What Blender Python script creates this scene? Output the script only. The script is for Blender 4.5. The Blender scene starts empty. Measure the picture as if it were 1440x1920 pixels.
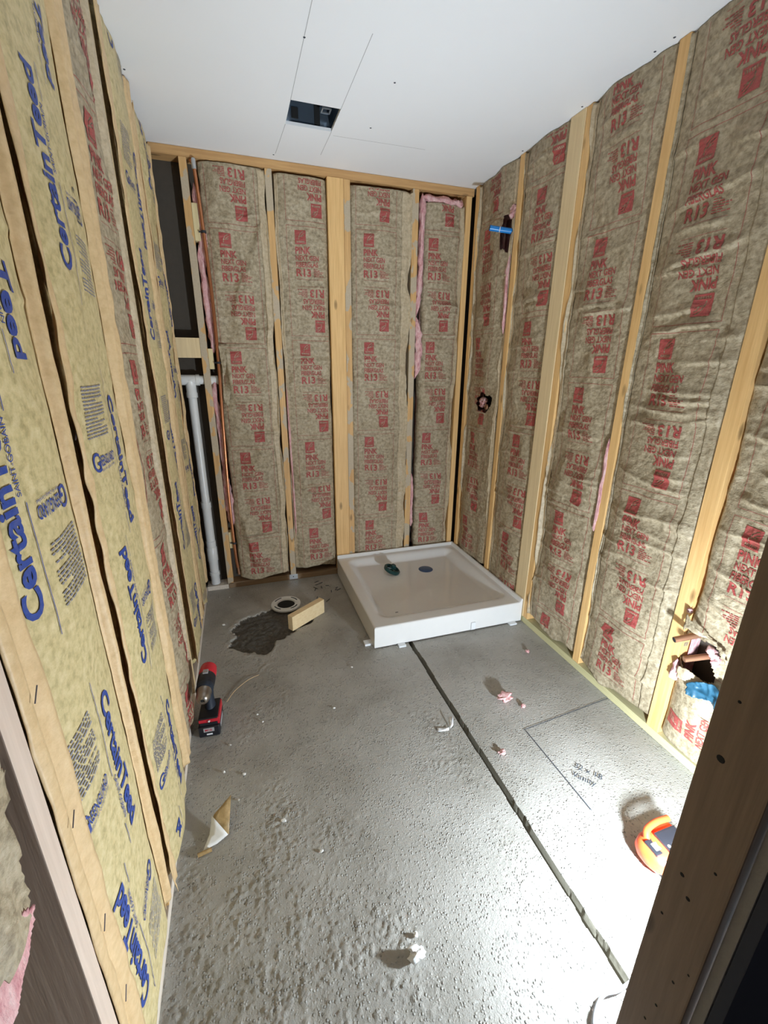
import bpy, bmesh, math, random
import numpy as np
from mathutils import Vector, Matrix

S = bpy.context.scene
COL = S.collection
PI = math.pi
# ------------------------------------------------------------------ camera, world, light, exposure
PITCH, YAW, ROLL, CAMZ = 0.3247, 0.3191, 0.0093, 1.4244
cam_d = bpy.data.cameras.new('camera'); cam = bpy.data.objects.new('camera', cam_d); COL.objects.link(cam)
cp, sp, cy, sy = math.cos(PITCH), math.sin(PITCH), math.cos(YAW), math.sin(YAW)
F = Vector((sy*cp, cy*cp, -sp)); R0 = Vector((cy, -sy, 0)); U0 = R0.cross(F)
R = R0*math.cos(ROLL) + U0*math.sin(ROLL); U = -R0*math.sin(ROLL) + U0*math.cos(ROLL)
M = Matrix((R, U, -F)).transposed().to_4x4(); M.translation = Vector((0, 0, CAMZ)); cam.matrix_world = M
cam_d.sensor_fit = 'HORIZONTAL'; cam_d.sensor_width = 36.0; cam_d.lens = 36.0*816.8/1440.0
cam_d.clip_start = 0.02; S.camera = cam
w = bpy.data.worlds.new('world'); S.world = w; w.use_nodes = True
w.node_tree.nodes['Background'].inputs[0].default_value = (0.62, 0.72, 1.0, 1)
w.node_tree.nodes['Background'].inputs[1].default_value = 0.03
S.view_settings.view_transform = 'Standard'; S.view_settings.look = 'None'
S.view_settings.gamma = 1.0; S.view_settings.use_curve_mapping = False
S.view_settings.exposure = 0.9
LAMP_W = 42.0
CEILING_FILL_W = 2.8        # added fill beam that brightens the far ceiling
CEILING_FILL_DIR = (-.55, 1.95, 2.05)
LAMP_POS = (0.995, 0.408, 0.262)  # beside the lamp head, hidden behind the door post
HALL_FILL_W = 1.5          # weak unseen fill added in the hall behind the camera
hl = bpy.data.lights.new('hall_fill_light', 'AREA'); hl.energy = HALL_FILL_W; hl.size = 0.5; hl.color = (1.0, 0.93, 0.85)
ho = bpy.data.objects.new('hall_fill_light', hl); COL.objects.link(ho); ho.location = (-0.05, -0.9, 2.38)
S.cycles.max_bounces = 8; S.cycles.diffuse_bounces = 5
S.cycles.sample_clamp_indirect = 6.0

XL, XR, YB, H = -0.2985, 1.4799, 2.7945, 2.44

# ------------------------------------------------------------------ node helpers
def new_mat(name):
    m = bpy.data.materials.new(name); m.use_nodes = True
    return m, m.node_tree, m.node_tree.nodes['Principled BSDF']
def N(nt, kind, **kw):
    n = nt.nodes.new(kind)
    for k, v in kw.items():
        if k.startswith('i_'): n.inputs[k[2:].replace('_', ' ')].default_value = v
        else: setattr(n, k, v)
    return n
def noise(nt, scale, detail=3, rough=.55, vec=(1, 1, 1)):
    g = N(nt, 'ShaderNodeNewGeometry'); mp = N(nt, 'ShaderNodeMapping'); mp.inputs['Scale'].default_value = vec
    nt.links.new(g.outputs['Position'], mp.inputs['Vector'])
    n = N(nt, 'ShaderNodeTexNoise', i_Scale=scale, i_Detail=detail, i_Roughness=rough)
    nt.links.new(mp.outputs[0], n.inputs['Vector']); return n.outputs['Fac']
def ramp(nt, fac, stops):
    r = N(nt, 'ShaderNodeValToRGB'); el = r.color_ramp.elements
    while len(el) < len(stops): el.new(.5)
    for e, (p, c) in zip(el, stops):
        e.position = p; e.color = (c[0], c[1], c[2], 1)
    nt.links.new(fac, r.inputs[0]); return r.outputs[0]
def mixc(nt, fac, a, b, mode='MIX'):
    m = N(nt, 'ShaderNodeMix', data_type='RGBA', blend_type=mode)
    if isinstance(fac, (int, float)): m.inputs[0].default_value = fac
    else: nt.links.new(fac, m.inputs[0])
    for s, v in ((m.inputs[6], a), (m.inputs[7], b)):
        if isinstance(v, tuple): s.default_value = (v[0], v[1], v[2], 1)
        else: nt.links.new(v, s)
    return m.outputs[2]
def bump(nt, b, height, strength=.5, dist=.002, prev=None):
    n = N(nt, 'ShaderNodeBump', i_Strength=strength, i_Distance=dist)
    nt.links.new(height, n.inputs['Height'])
    if prev is not None: nt.links.new(prev, n.inputs['Normal'])
    if b is not None: nt.links.new(n.outputs[0], b.inputs['Normal'])
    return n.outputs[0]
def plain(name, col, rough=.5, metal=0.0, bmp=0.0, scale=80, var=.12, spec=.5):
    m, nt, b = new_mat(name)
    c = mixc(nt, noise(nt, scale*.4, 3), tuple(x*(1-var) for x in col), tuple(min(1, x*(1+var)) for x in col))
    nt.links.new(c, b.inputs['Base Color'])
    b.inputs['Roughness'].default_value = rough; b.inputs['Metallic'].default_value = metal
    b.inputs['Specular IOR Level'].default_value = spec
    if bmp: bump(nt, b, noise(nt, scale, 4), bmp, .002)
    return m
def wood(name, col, dark, axis='z', residue=0.0, rough=.6, knots=True):
    m, nt, b = new_mat(name)
    v = {'z': (1, 1, .05), 'x': (.05, 1, 1), 'y': (1, .05, 1)}[axis]
    v2 = {'z': (1, 1, .22), 'x': (.22, 1, 1), 'y': (1, .22, 1)}[axis]
    g = noise(nt, 95, 4, .6, v)
    c = ramp(nt, g, [(.3, dark), (.5, tuple((a+d)/2 for a, d in zip(col, dark))), (.68, col)])
    big = noise(nt, 7, 2, .5, v2)
    c = mixc(nt, big, mixc(nt, .22, c, dark), mixc(nt, .5, c, col))
    if knots:
        vo = N(nt, 'ShaderNodeTexVoronoi', i_Scale=6.0); ge = N(nt, 'ShaderNodeNewGeometry'); mp = N(nt, 'ShaderNodeMapping')
        mp.inputs['Scale'].default_value = {'z': (2.2, 2.2, .8), 'x': (.8, 2.2, 2.2), 'y': (2.2, .8, 2.2)}[axis]
        nt.links.new(ge.outputs['Position'], mp.inputs[0]); nt.links.new(mp.outputs[0], vo.inputs['Vector'])
        k = ramp(nt, vo.outputs['Distance'], [(.0, (1, 1, 1)), (.11, (.5, .5, .5)), (.16, (0, 0, 0))])
        c = mixc(nt, k, c, tuple(x*.38 for x in dark))
    if residue:
        r = ramp(nt, noise(nt, 9, 3, .5, (1.4, 1.4, .75)), [(.585-residue*.10, (0, 0, 0)), (.60-residue*.10, (1, 1, 1))])
        c = mixc(nt, r, c, mixc(nt, noise(nt, 120, 2), (.46, .37, .25), (.58, .48, .35)))
    nt.links.new(c, b.inputs['Base Color']); b.inputs['Roughness'].default_value = rough
    bump(nt, b, g, .35, .0012)
    return m
def kraft(name, col, spot, pale, wr=.5, ink=None, rough=.5, inkmix=(.16, .42)):
    m, nt, b = new_mat(name)
    a = noise(nt, 60, 4, .62)
    c = ramp(nt, a, [(.30, spot), (.50, col), (.72, pale)])
    c = mixc(nt, noise(nt, 6, 2), mixc(nt, .14, c, spot), c)
    if ink:
        wear = ramp(nt, noise(nt, 60, 4, .7), [(.34, (0, 0, 0)), (.5, (1, 1, 1))])
        c2 = mixc(nt, inkmix[0], ink, c); c3 = mixc(nt, inkmix[1], ink, c)
        c = mixc(nt, wear, c3, c2)
    nt.links.new(c, b.inputs['Base Color']); b.inputs['Roughness'].default_value = rough
    b.inputs['Specular IOR Level'].default_value = .45
    vo = N(nt, 'ShaderNodeTexVoronoi', i_Scale=26.0, feature='DISTANCE_TO_EDGE')
    ge = N(nt, 'ShaderNodeNewGeometry'); ns = N(nt, 'ShaderNodeTexNoise', i_Scale=14.0, i_Detail=3.0)
    ad = N(nt, 'ShaderNodeVectorMath', operation='MULTIPLY_ADD'); ad.inputs[1].default_value = (.12, .12, .12)
    nt.links.new(ge.outputs['Position'], ns.inputs['Vector']); nt.links.new(ns.outputs['Color'], ad.inputs[0]); nt.links.new(ge.outputs['Position'], ad.inputs[2])
    nt.links.new(ad.outputs[0], vo.inputs['Vector'])
    n1 = bump(nt, None, vo.outputs['Distance'], wr, .004)
    n2 = bump(nt, None, noise(nt, 38, 6, .66, (1, 1, 1.7)), wr, .0105, n1)
    bump(nt, b, noise(nt, 160, 2), .15, .001, n2)
    return m

MT = {}
MT['stud'] = wood('pine_wood', (.90, .59, .26), (.66, .37, .13))
MT['stud_res'] = wood('pine_wood_with_glue', (.78, .49, .21), (.52, .28, .10), residue=.55)
MT['stud_res2'] = wood('pine_wood_with_heavy_glue', (.78, .49, .21), (.52, .28, .10), residue=1.0)
MT['stud_pale'] = wood('pale_wood', (.88, .70, .42), (.70, .52, .28), knots=False)
MT['stud_lit'] = wood('lamp_paled_wood', (.72, .58, .48), (.58, .45, .36), knots=False)  # brown wood, lightened to match its lamp-whitened edge
MT['plate'] = wood('plate_wood', (.66, .40, .17), (.43, .22, .08), 'x')
MT['plate_dark'] = wood('old_plate_wood', (.36, .24, .13), (.18, .11, .06), 'x')
MT['plate_green'] = wood('treated_wood', (.66, .60, .34), (.48, .44, .23), 'y', knots=False)
MT['plate_pale'] = wood('pale_plate_wood', (.78, .70, .60), (.62, .52, .42), 'y', knots=False)
MT['block'] = wood('block_wood', (.80, .68, .40), (.68, .54, .28), 'z', knots=False)
MT['blockx'] = wood('offcut_wood', (.92, .74, .46), (.78, .56, .28), 'x', knots=False)
MT['jamb'] = wood('old_jamb_wood', (.27, .19, .13), (.18, .12, .08), rough=.7)
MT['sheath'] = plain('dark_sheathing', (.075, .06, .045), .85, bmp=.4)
MT['kp'] = kraft('brown_kraft_paper', (.43, .35, .23), (.25, .195, .12), (.58, .49, .35), .55)
MT['kp_ink'] = kraft('red_print_on_kraft', (.43, .35, .23), (.25, .195, .12), (.58, .49, .35), .55, ink=(.40, .022, .035))
MT['kc'] = kraft('golden_kraft_paper', (.64, .525, .27), (.43, .35, .165), (.76, .64, .38), .22)
MT['kc_ink'] = kraft('blue_print_on_kraft', (.64, .525, .27), (.43, .35, .165), (.76, .64, .38), .22, ink=(.008, .05, .30), inkmix=(.03, .12))
MT['kc_ink2'] = kraft('pale_blue_print_on_kraft', (.64, .525, .27), (.43, .35, .165), (.76, .64, .38), .22, ink=(.13, .16, .30))
MT['fl'] = kraft('tan_flange_paper', (.70, .50, .27), (.62, .43, .22), (.77, .57, .33), .20)
MT['fl_brown'] = kraft('brown_flange_paper', (.56, .45, .30), (.42, .33, .21), (.66, .55, .38), .3)
m, nt, b = new_mat('pink_fiberglass')
c = ramp(nt, noise(nt, 60, 5, .7, (1, 1, .4)), [(.3, (.58, .22, .24)), (.5, (.84, .47, .47)), (.7, (.95, .72, .68))])
nt.links.new(c, b.inputs['Base Color']); b.inputs['Roughness'].default_value = .95
bump(nt, b, noise(nt, 150, 5, .75, (1, 1, .35)), .9, .006); MT['pink'] = m
MT['pvc'] = plain('white_pvc', (.80, .81, .80), .3, var=.03)
MT['copper'] = plain('copper', (.62, .26, .13), .3, .9, bmp=.1, scale=60)
MT['copper_dull'] = plain('dull_copper', (.42, .22, .13), .5, .6, bmp=.2)
MT['clip'] = plain('dark_clip', (.03, .03, .035), .5)
MT['galv'] = plain('galvanised_steel', (.62, .64, .66), .35, .8)
MT['acrylic'] = plain('white_acrylic', (.80, .79, .77), .12, var=.02)
MT['drain'] = plain('blue_drain_tape', (.03, .07, .16), .35)
MT['greenp'] = plain('dark_green_plastic', (.008, .045, .042), .35)
MT['bluep'] = plain('blue_pipe', (.02, .22, .62), .25)
MT['white'] = plain('white_plastic', (.80, .82, .84), .4, var=.04)
MT['red'] = plain('red_plastic', (.55, .02, .035), .4)
MT['black'] = plain('black_plastic', (.012, .013, .018), .42)
MT['rubber'] = plain('blue_black_rubber', (.012, .02, .035), .6)
MT['steel'] = plain('chuck_steel', (.32, .28, .24), .32, .9)
MT['grey'] = plain('grey_print', (.38, .37, .38), .5)
MT['orange'] = plain('orange_plastic', (.85, .10, .025), .35)
MT['cable'] = plain('grey_cable', (.30, .30, .31), .5)
MT['hole'] = plain('hole_black', (.01, .01, .01), .9)
MT['rag'] = plain('blue_rag', (.02, .09, .15), .4, bmp=.5, scale=50)
MT['pencil'] = plain('pencil_line', (.42, .42, .43), .8)
MT['marker'] = plain('dark_marker', (.05, .06, .08), .7)
MT['paper_brown'] = kraft('brown_scrap_paper', (.40, .27, .12), (.30, .20, .08), (.50, .35, .17), .1)
MT['paper_white'] = plain('white_paper', (.80, .80, .78), .7)
MT['gyp'] = plain('gypsum_board_edge', (.30, .28, .26), .9, bmp=.8, scale=90)
MT['hall'] = plain('dark_hall_board', (.03, .033, .05), .8)  # one even near-black blue for the hall-side board
MT['staple'] = plain('staple', (.12, .12, .16), .4, .6)

# drywall ceiling
m, nt, b = new_mat('ceiling_drywall')
nt.links.new(mixc(nt, noise(nt, 3, 3), (.84, .85, .87), (.88, .89, .91)), b.inputs['Base Color']); b.inputs['Roughness'].default_value = .85
bump(nt, b, noise(nt, 260, 2), .15, .0006); MT['ceiling'] = m
# concrete
m, nt, b = new_mat('rough_concrete')
c = ramp(nt, noise(nt, 3.2, 5, .6), [(.3, (.29, .275, .24)), (.5, (.38, .365, .33)), (.72, (.45, .435, .40))])
c = mixc(nt, ramp(nt, noise(nt, 48, 4, .7), [(.60, (0, 0, 0)), (.72, (1, 1, 1))]), c, (.47, .46, .43))
nt.links.new(c, b.inputs['Base Color'])
nt.links.new(ramp(nt, noise(nt, 9, 3), [(.3, (.30,)*3), (.7, (.52,)*3)]), b.inputs['Roughness'])
vo_ = N(nt, 'ShaderNodeTexVoronoi', i_Scale=150.0, i_Randomness=1.0); ge_ = N(nt, 'ShaderNodeNewGeometry'); nt.links.new(ge_.outputs['Position'], vo_.inputs['Vector'])
cell = ramp(nt, vo_.outputs['Distance'], [(.15, (1, 1, 1)), (.55, (0, 0, 0))])
sep = N(nt, 'ShaderNodeSeparateColor'); nt.links.new(vo_.outputs['Color'], sep.inputs[0])
cell = mixc(nt, 1.0, cell, ramp(nt, sep.outputs[0], [(.45, (0, 0, 0)), (.9, (1, 1, 1))]), 'MULTIPLY')
cell = mixc(nt, 1.0, cell, ramp(nt, noise(nt, 14, 4, .65), [(.40, (.12, .12, .12)), (.56, (1, 1, 1))]), 'MULTIPLY')
n9 = bump(nt, None, cell, 1.0, .0045)
n0_ = bump(nt, None, noise(nt, 95, 6, .75), .55, .005, n9)
bump(nt, b, noise(nt, 300, 3), .5, .002, n0_); MT['concrete'] = m
m, nt, b = new_mat('dark_mortar')
c = ramp(nt, noise(nt, 70, 5, .7), [(.3, (.055, .05, .042)), (.6, (.11, .10, .085)), (.8, (.20, .19, .16))])
nt.links.new(c, b.inputs['Base Color']); b.inputs['Roughness'].default_value = .8
bump(nt, b, noise(nt, 120, 5, .7), .9, .005); MT['mortar'] = m

MT['groove'] = plain('dusty_groove', (.15, .137, .105), .9, bmp=.5, scale=90)
# ------------------------------------------------------------------ geometry helpers
def obj(name, verts, faces, mat, parent=None, smooth=False, loc=None):
    """verts in world coordinates; stored relative to the parent thing (or to loc)"""
    v = np.asarray(verts, dtype=np.float32).reshape(-1, 3)
    off = np.array(parent_world(parent) if parent else (loc or (0, 0, 0)), dtype=np.float32)
    me = bpy.data.meshes.new(name)
    v = v - off
    me.from_pydata(v.tolist(), [], faces if isinstance(faces, list) else faces.tolist())
    if smooth: me.polygons.foreach_set('use_smooth', [True]*len(me.polygons))
    if mat: me.materials.append(mat)
    o = bpy.data.objects.new(name, me); COL.objects.link(o)
    if parent: o.parent = parent
    elif loc: o.location = loc
    return o
def parent_world(p):
    v = Vector((0, 0, 0))
    while p: v += p.location; p = p.parent
    return v
def thing(name, label, cat, loc=(0, 0, 0), group=None):
    o = bpy.data.objects.new(name, None); COL.objects.link(o); o.location = loc; o.empty_display_size = .05
    o['label'] = label; o['category'] = cat
    if group: o['group'] = group
    return o
def tag(o, label, cat, group=None):
    o['label'] = label; o['category'] = cat
    if group: o['group'] = group
    return o
def struct(o): o['kind'] = 'structure'; return o
def bm_data(bm):
    bm.verts.ensure_lookup_table()
    for i, v in enumerate(bm.verts): v.index = i
    vs = [tuple(v.co) for v in bm.verts]; fs = [[v.index for v in f.verts] for f in bm.faces]
    bm.free(); return vs, fs
def box(lo, hi, bev=.0, seg=2, mat4=None):
    bm = bmesh.new(); bmesh.ops.create_cube(bm, size=1)
    for v in bm.verts:
        v.co = Vector([(lo[i]+hi[i])/2 + v.co[i]*(hi[i]-lo[i]) for i in range(3)])
    if bev: bmesh.ops.bevel(bm, geom=bm.edges[:], offset=bev, segments=seg, affect='EDGES', profile=.7)
    if mat4 is not None: bmesh.ops.transform(bm, matrix=mat4, verts=bm.verts[:])
    return bm_data(bm)
def join(*parts):
    V, Fc = [], []
    for v, f in parts:
        n = len(V); V += [tuple(x) for x in v]; Fc += [[i+n for i in q] for q in f]
    return V, Fc
def xf(data, M4):
    return [tuple(M4 @ Vector(v)) for v in data[0]], data[1]
def tube(path, r, seg=12, cap=True, radii=None):
    P = [Vector(p) for p in path]; V, Fc = [], []; prev = None
    for i, p in enumerate(P):
        t = (P[min(i+1, len(P)-1)] - P[max(i-1, 0)]).normalized()
        if prev is None: a = t.orthogonal().normalized()
        else: a = (prev - t*prev.dot(t)).normalized()
        prev = a; bb = t.cross(a); rr = radii[i] if radii else r
        for k in range(seg):
            an = 2*PI*k/seg; V.append(tuple(p + a*math.cos(an)*rr + bb*math.sin(an)*rr))
    for i in range(len(P)-1):
        for k in range(seg):
            k2 = (k+1) % seg; Fc.append([i*seg+k, i*seg+k2, (i+1)*seg+k2, (i+1)*seg+k])
    if cap:
        Fc.append(list(range(seg))[::-1]); Fc.append([(len(P)-1)*seg+k for k in range(seg)])
    return V, Fc
def lathe(profile, origin, axis=(0, 0, 1), seg=32, cap=False):
    """profile: (radius, height along axis)"""
    q = Vector((0, 0, 1)).rotation_difference(Vector(axis).normalized()); V, Fc = [], []
    for r, h in profile:
        for k in range(seg):
            a = 2*PI*k/seg; V.append(tuple(Vector(origin) + q @ Vector((r*math.cos(a), r*math.sin(a), h))))
    for i in range(len(profile)-1):
        for k in range(seg):
            k2 = (k+1) % seg; Fc.append([i*seg+k, i*seg+k2, (i+1)*seg+k2, (i+1)*seg+k])
    if cap: Fc.append(list(range(seg))[::-1]); Fc.append([(len(profile)-1)*seg+k for k in range(seg)])
    return V, Fc
def put(name, data, mat, parent=None, smooth=False, loc=None):
    o = obj(name, data[0], data[1], mat, parent, smooth, loc)
    if smooth:
        md = o.modifiers.new('split', 'EDGE_SPLIT'); md.split_angle = math.radians(38)
    return o
def smooth_path(pts, n=8):
    P = [Vector(p) for p in pts]; P = [P[0]*2-P[1]] + P + [P[-1]*2-P[-2]]; out = []
    for i in range(1, len(P)-2):
        for k in range(n):
            t = k/n; a, b_, c_, d = P[i-1], P[i], P[i+1], P[i+2]
            out.append(.5*((2*b_) + (c_-a)*t + (2*a-5*b_+4*c_-d)*t*t + (-a+3*b_-3*c_+d)*t**3))
    out.append(P[-2]); return out

# value noise -----------------------------------------------------------
def hsh(i, j, s):
    x = (i.astype(np.int64)*374761393 + j.astype(np.int64)*668265263 + s*1274126177) & 0x7fffffff
    x = ((x ^ (x >> 13))*1274126177) & 0x7fffffff
    return ((x ^ (x >> 16)) & 0xffff)/65535.0
def vn(u, v, s=0):
    iu, iv = np.floor(u), np.floor(v); fu, fv = u-iu, v-iv
    fu = fu*fu*(3-2*fu); fv = fv*fv*(3-2*fv)
    a, b_, c_, d = hsh(iu, iv, s), hsh(iu+1, iv, s), hsh(iu, iv+1, s), hsh(iu+1, iv+1, s)
    return (a*(1-fu)+b_*fu)*(1-fv) + (c_*(1-fu)+d*fu)*fv
def grid_faces(nu, nv, keep=None):
    i = np.arange((nv-1)*(nu-1)); r = i//(nu-1); c_ = i % (nu-1); a = r*nu+c_
    f = np.stack([a, a+1, a+nu+1, a+nu], 1)
    if keep is not None: f = f[keep[f].all(axis=1)]
    return f

# ------------------------------------------------------------------ print stamps (flat meshes in a,b)
def text(s, h, sx=1.0, off=.0, spacing=1.0):
    """text with capital height h, left end at a=0, baseline b=0"""
    cu = bpy.data.curves.new('t', 'FONT'); cu.body = s; cu.size = 1.0; cu.offset = off; cu.resolution_u = 3; cu.space_character = spacing
    o = bpy.data.objects.new('t', cu); COL.objects.link(o)
    dg = bpy.context.evaluated_depsgraph_get(); dg.update()
    me = o.evaluated_get(dg).to_mesh()
    V = [(v.co.x, v.co.y) for v in me.vertices]; Fc = [list(p.vertices) for p in me.polygons]
    o.evaluated_get(dg).to_mesh_clear(); bpy.data.objects.remove(o); bpy.data.curves.remove(cu)
    x0 = min(v[0] for v in V); k = h/.73
    return [((v[0]-x0)*k*sx, v[1]*k) for v in V], Fc
def place2(d, a, b_, rot=0.0):
    c_, s_ = math.cos(rot), math.sin(rot)
    return [(a+x*c_-y*s_, b_+x*s_+y*c_) for x, y in d[0]], d[1]
def join2(*parts):
    V, Fc = [], []
    for v, f in parts:
        n = len(V); V += list(v); Fc += [[i+n for i in q] for q in f]
    return V, Fc
def rect2(a0, b0, a1, b1): return [(a0, b0), (a1, b0), (a1, b1), (a0, b1)], [[0, 1, 2, 3]]
def words(a0, b0, wd, rows, lh, seed, h=.45):
    rnd = random.Random(seed); P = []
    for r in range(rows):
        y = b0 - r*lh; x = a0
        end = a0 + wd*(1 if rnd.random() > .25 else rnd.uniform(.4, .9))
        while x < end-.004:
            l = rnd.uniform(.006, .018); e = min(x+l, end)
            P.append(rect2(x, y-lh*h, e, y)); x = e+.0028
    return join2(*P)
def logo_square(wd, ht, n=26):
    V, Fc = [], []; m_ = int(n*ht/wd)
    for j in range(m_+1):
        for i in range(n+1): V.append((wd*i/n, ht*j/m_))
    for j in range(m_):
        for i in range(n):
            x, y = (i+.5)/n, (j+.5)/m_
            cut = False
            if .12 < x < .9 and .30 < y < .93:
                r = math.hypot(x-.95, y-.34)
                if abs(r-.60) < .028 and x < .8: cut = True
                if abs(r-.45) < .022 and y > .5: cut = True
                if abs(y-(.42+.25*x)) < .026 and .3 < x < .8: cut = True
            if .12 < y < .24 and .1 < x < .9 and (i % 3): cut = True
            if not cut: Fc.append([j*(n+1)+i, j*(n+1)+i+1, (j+1)*(n+1)+i+1, (j+1)*(n+1)+i])
    return V, Fc
def slice2(d, step=.011):
    bm = bmesh.new(); vs = [bm.verts.new((x, y, 0)) for x, y in d[0]]
    for f in d[1]:
        try: bm.faces.new([vs[i] for i in f])
        except ValueError: pass
    xs = [v[0] for v in d[0]]; ys = [v[1] for v in d[0]]
    for ax, lo, hi in ((0, min(xs), max(xs)), (1, min(ys), max(ys))):
        p = math.floor(lo/step)*step + step
        while p < hi:
            co = [0, 0, 0]; no = [0, 0, 0]; co[ax] = p; no[ax] = 1
            bmesh.ops.bisect_plane(bm, geom=bm.verts[:]+bm.edges[:]+bm.faces[:], plane_co=co, plane_no=no)
            p += step
    bm.verts.ensure_lookup_table()
    for i, v in enumerate(bm.verts): v.index = i
    out = (np.array([(v.co.x, v.co.y) for v in bm.verts]), [[v.index for v in f.verts] for f in bm.faces]); bm.free(); return out

def half_pink():
    return join2(
        place2(logo_square(.060, .068), 0, -.068),
        place2(text('PINK', .034, .80, .035), 0, -.113),
        place2(text('NEXT GEN', .025, .78, .022), 0, -.146),
        place2(text('FIBERGLAS', .025, .77, .022), 0, -.179),
        place2(text('R13', .040, 1.0, .030), 0, -.228),
        words(.098, -.188, .055, 6, .0075, 4),
        rect2(.0, -.2445, .15, -.2433))
HP = half_pink()
frame = join2(rect2(-.045, .018, .20, .0195), rect2(-.045, -.545, .20, -.5435), rect2(-.045, -.545, -.0435, .0195), rect2(.1985, -.545, .20, .0195))
# symmetric centre of the stamp at (a=.0775, b=-.262)
PINK = slice2(join2(HP, ([(.155-x, -.524-y) for x, y in HP[0]], HP[1]), frame))
PINK_PITCH = .588
SIDE = slice2(place2(HP, 0, 0, PI/2))
def green():
    return join2(place2(text('G', .040, 1.0, .012), 0, -.008), place2(text('REENGUARD', .022, .50, .012), .034, .0),
                 place2(text('Indoor Air Quality Certified', .0060, .90, .0), .034, -.010))
L_ct = text('CertainTeed', .044, 1.0, .030, 1.0)
wct = max(x for x, y in L_ct[0]); L_ct = ([(x*.312/wct, y) for x, y in L_ct[0]], L_ct[1])
UP = join2(place2(L_ct, 0, 0), place2(text('SAINT-GOBAIN', .011, 1.0, .004), .165, -.018))
UPLINE = join2(rect2(-.055, -.024, .155, -.0222), rect2(.275, -.024, .33, -.0222))
# one CertainTeed unit, centre = the meeting point of the two lines of letters; local frame of the batt (a right, b up)
def ct_unit():
    big, small = [], []
    for k in (0, 1):
        P = [place2(join2(UP, UPLINE), CTA, -.325, PI/2)]
        P.append(place2(green(), .120, -.185, PI))
        bg = join2(*P); sm = place2(words(0, 0, .110, 15, .0072, 9, .42), .118, -.350, PI)
        if k: bg = ([(-x, -y) for x, y in bg[0]], bg[1]); sm = ([(-x, -y) for x, y in sm[0]], sm[1])
        big.append(bg); small.append(sm)
    return slice2(join2(*big)), slice2(join2(*small), .02)
CTA = -.045
CT_BIG, CT_SMALL = ct_unit()
CT_PITCH = .885

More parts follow.
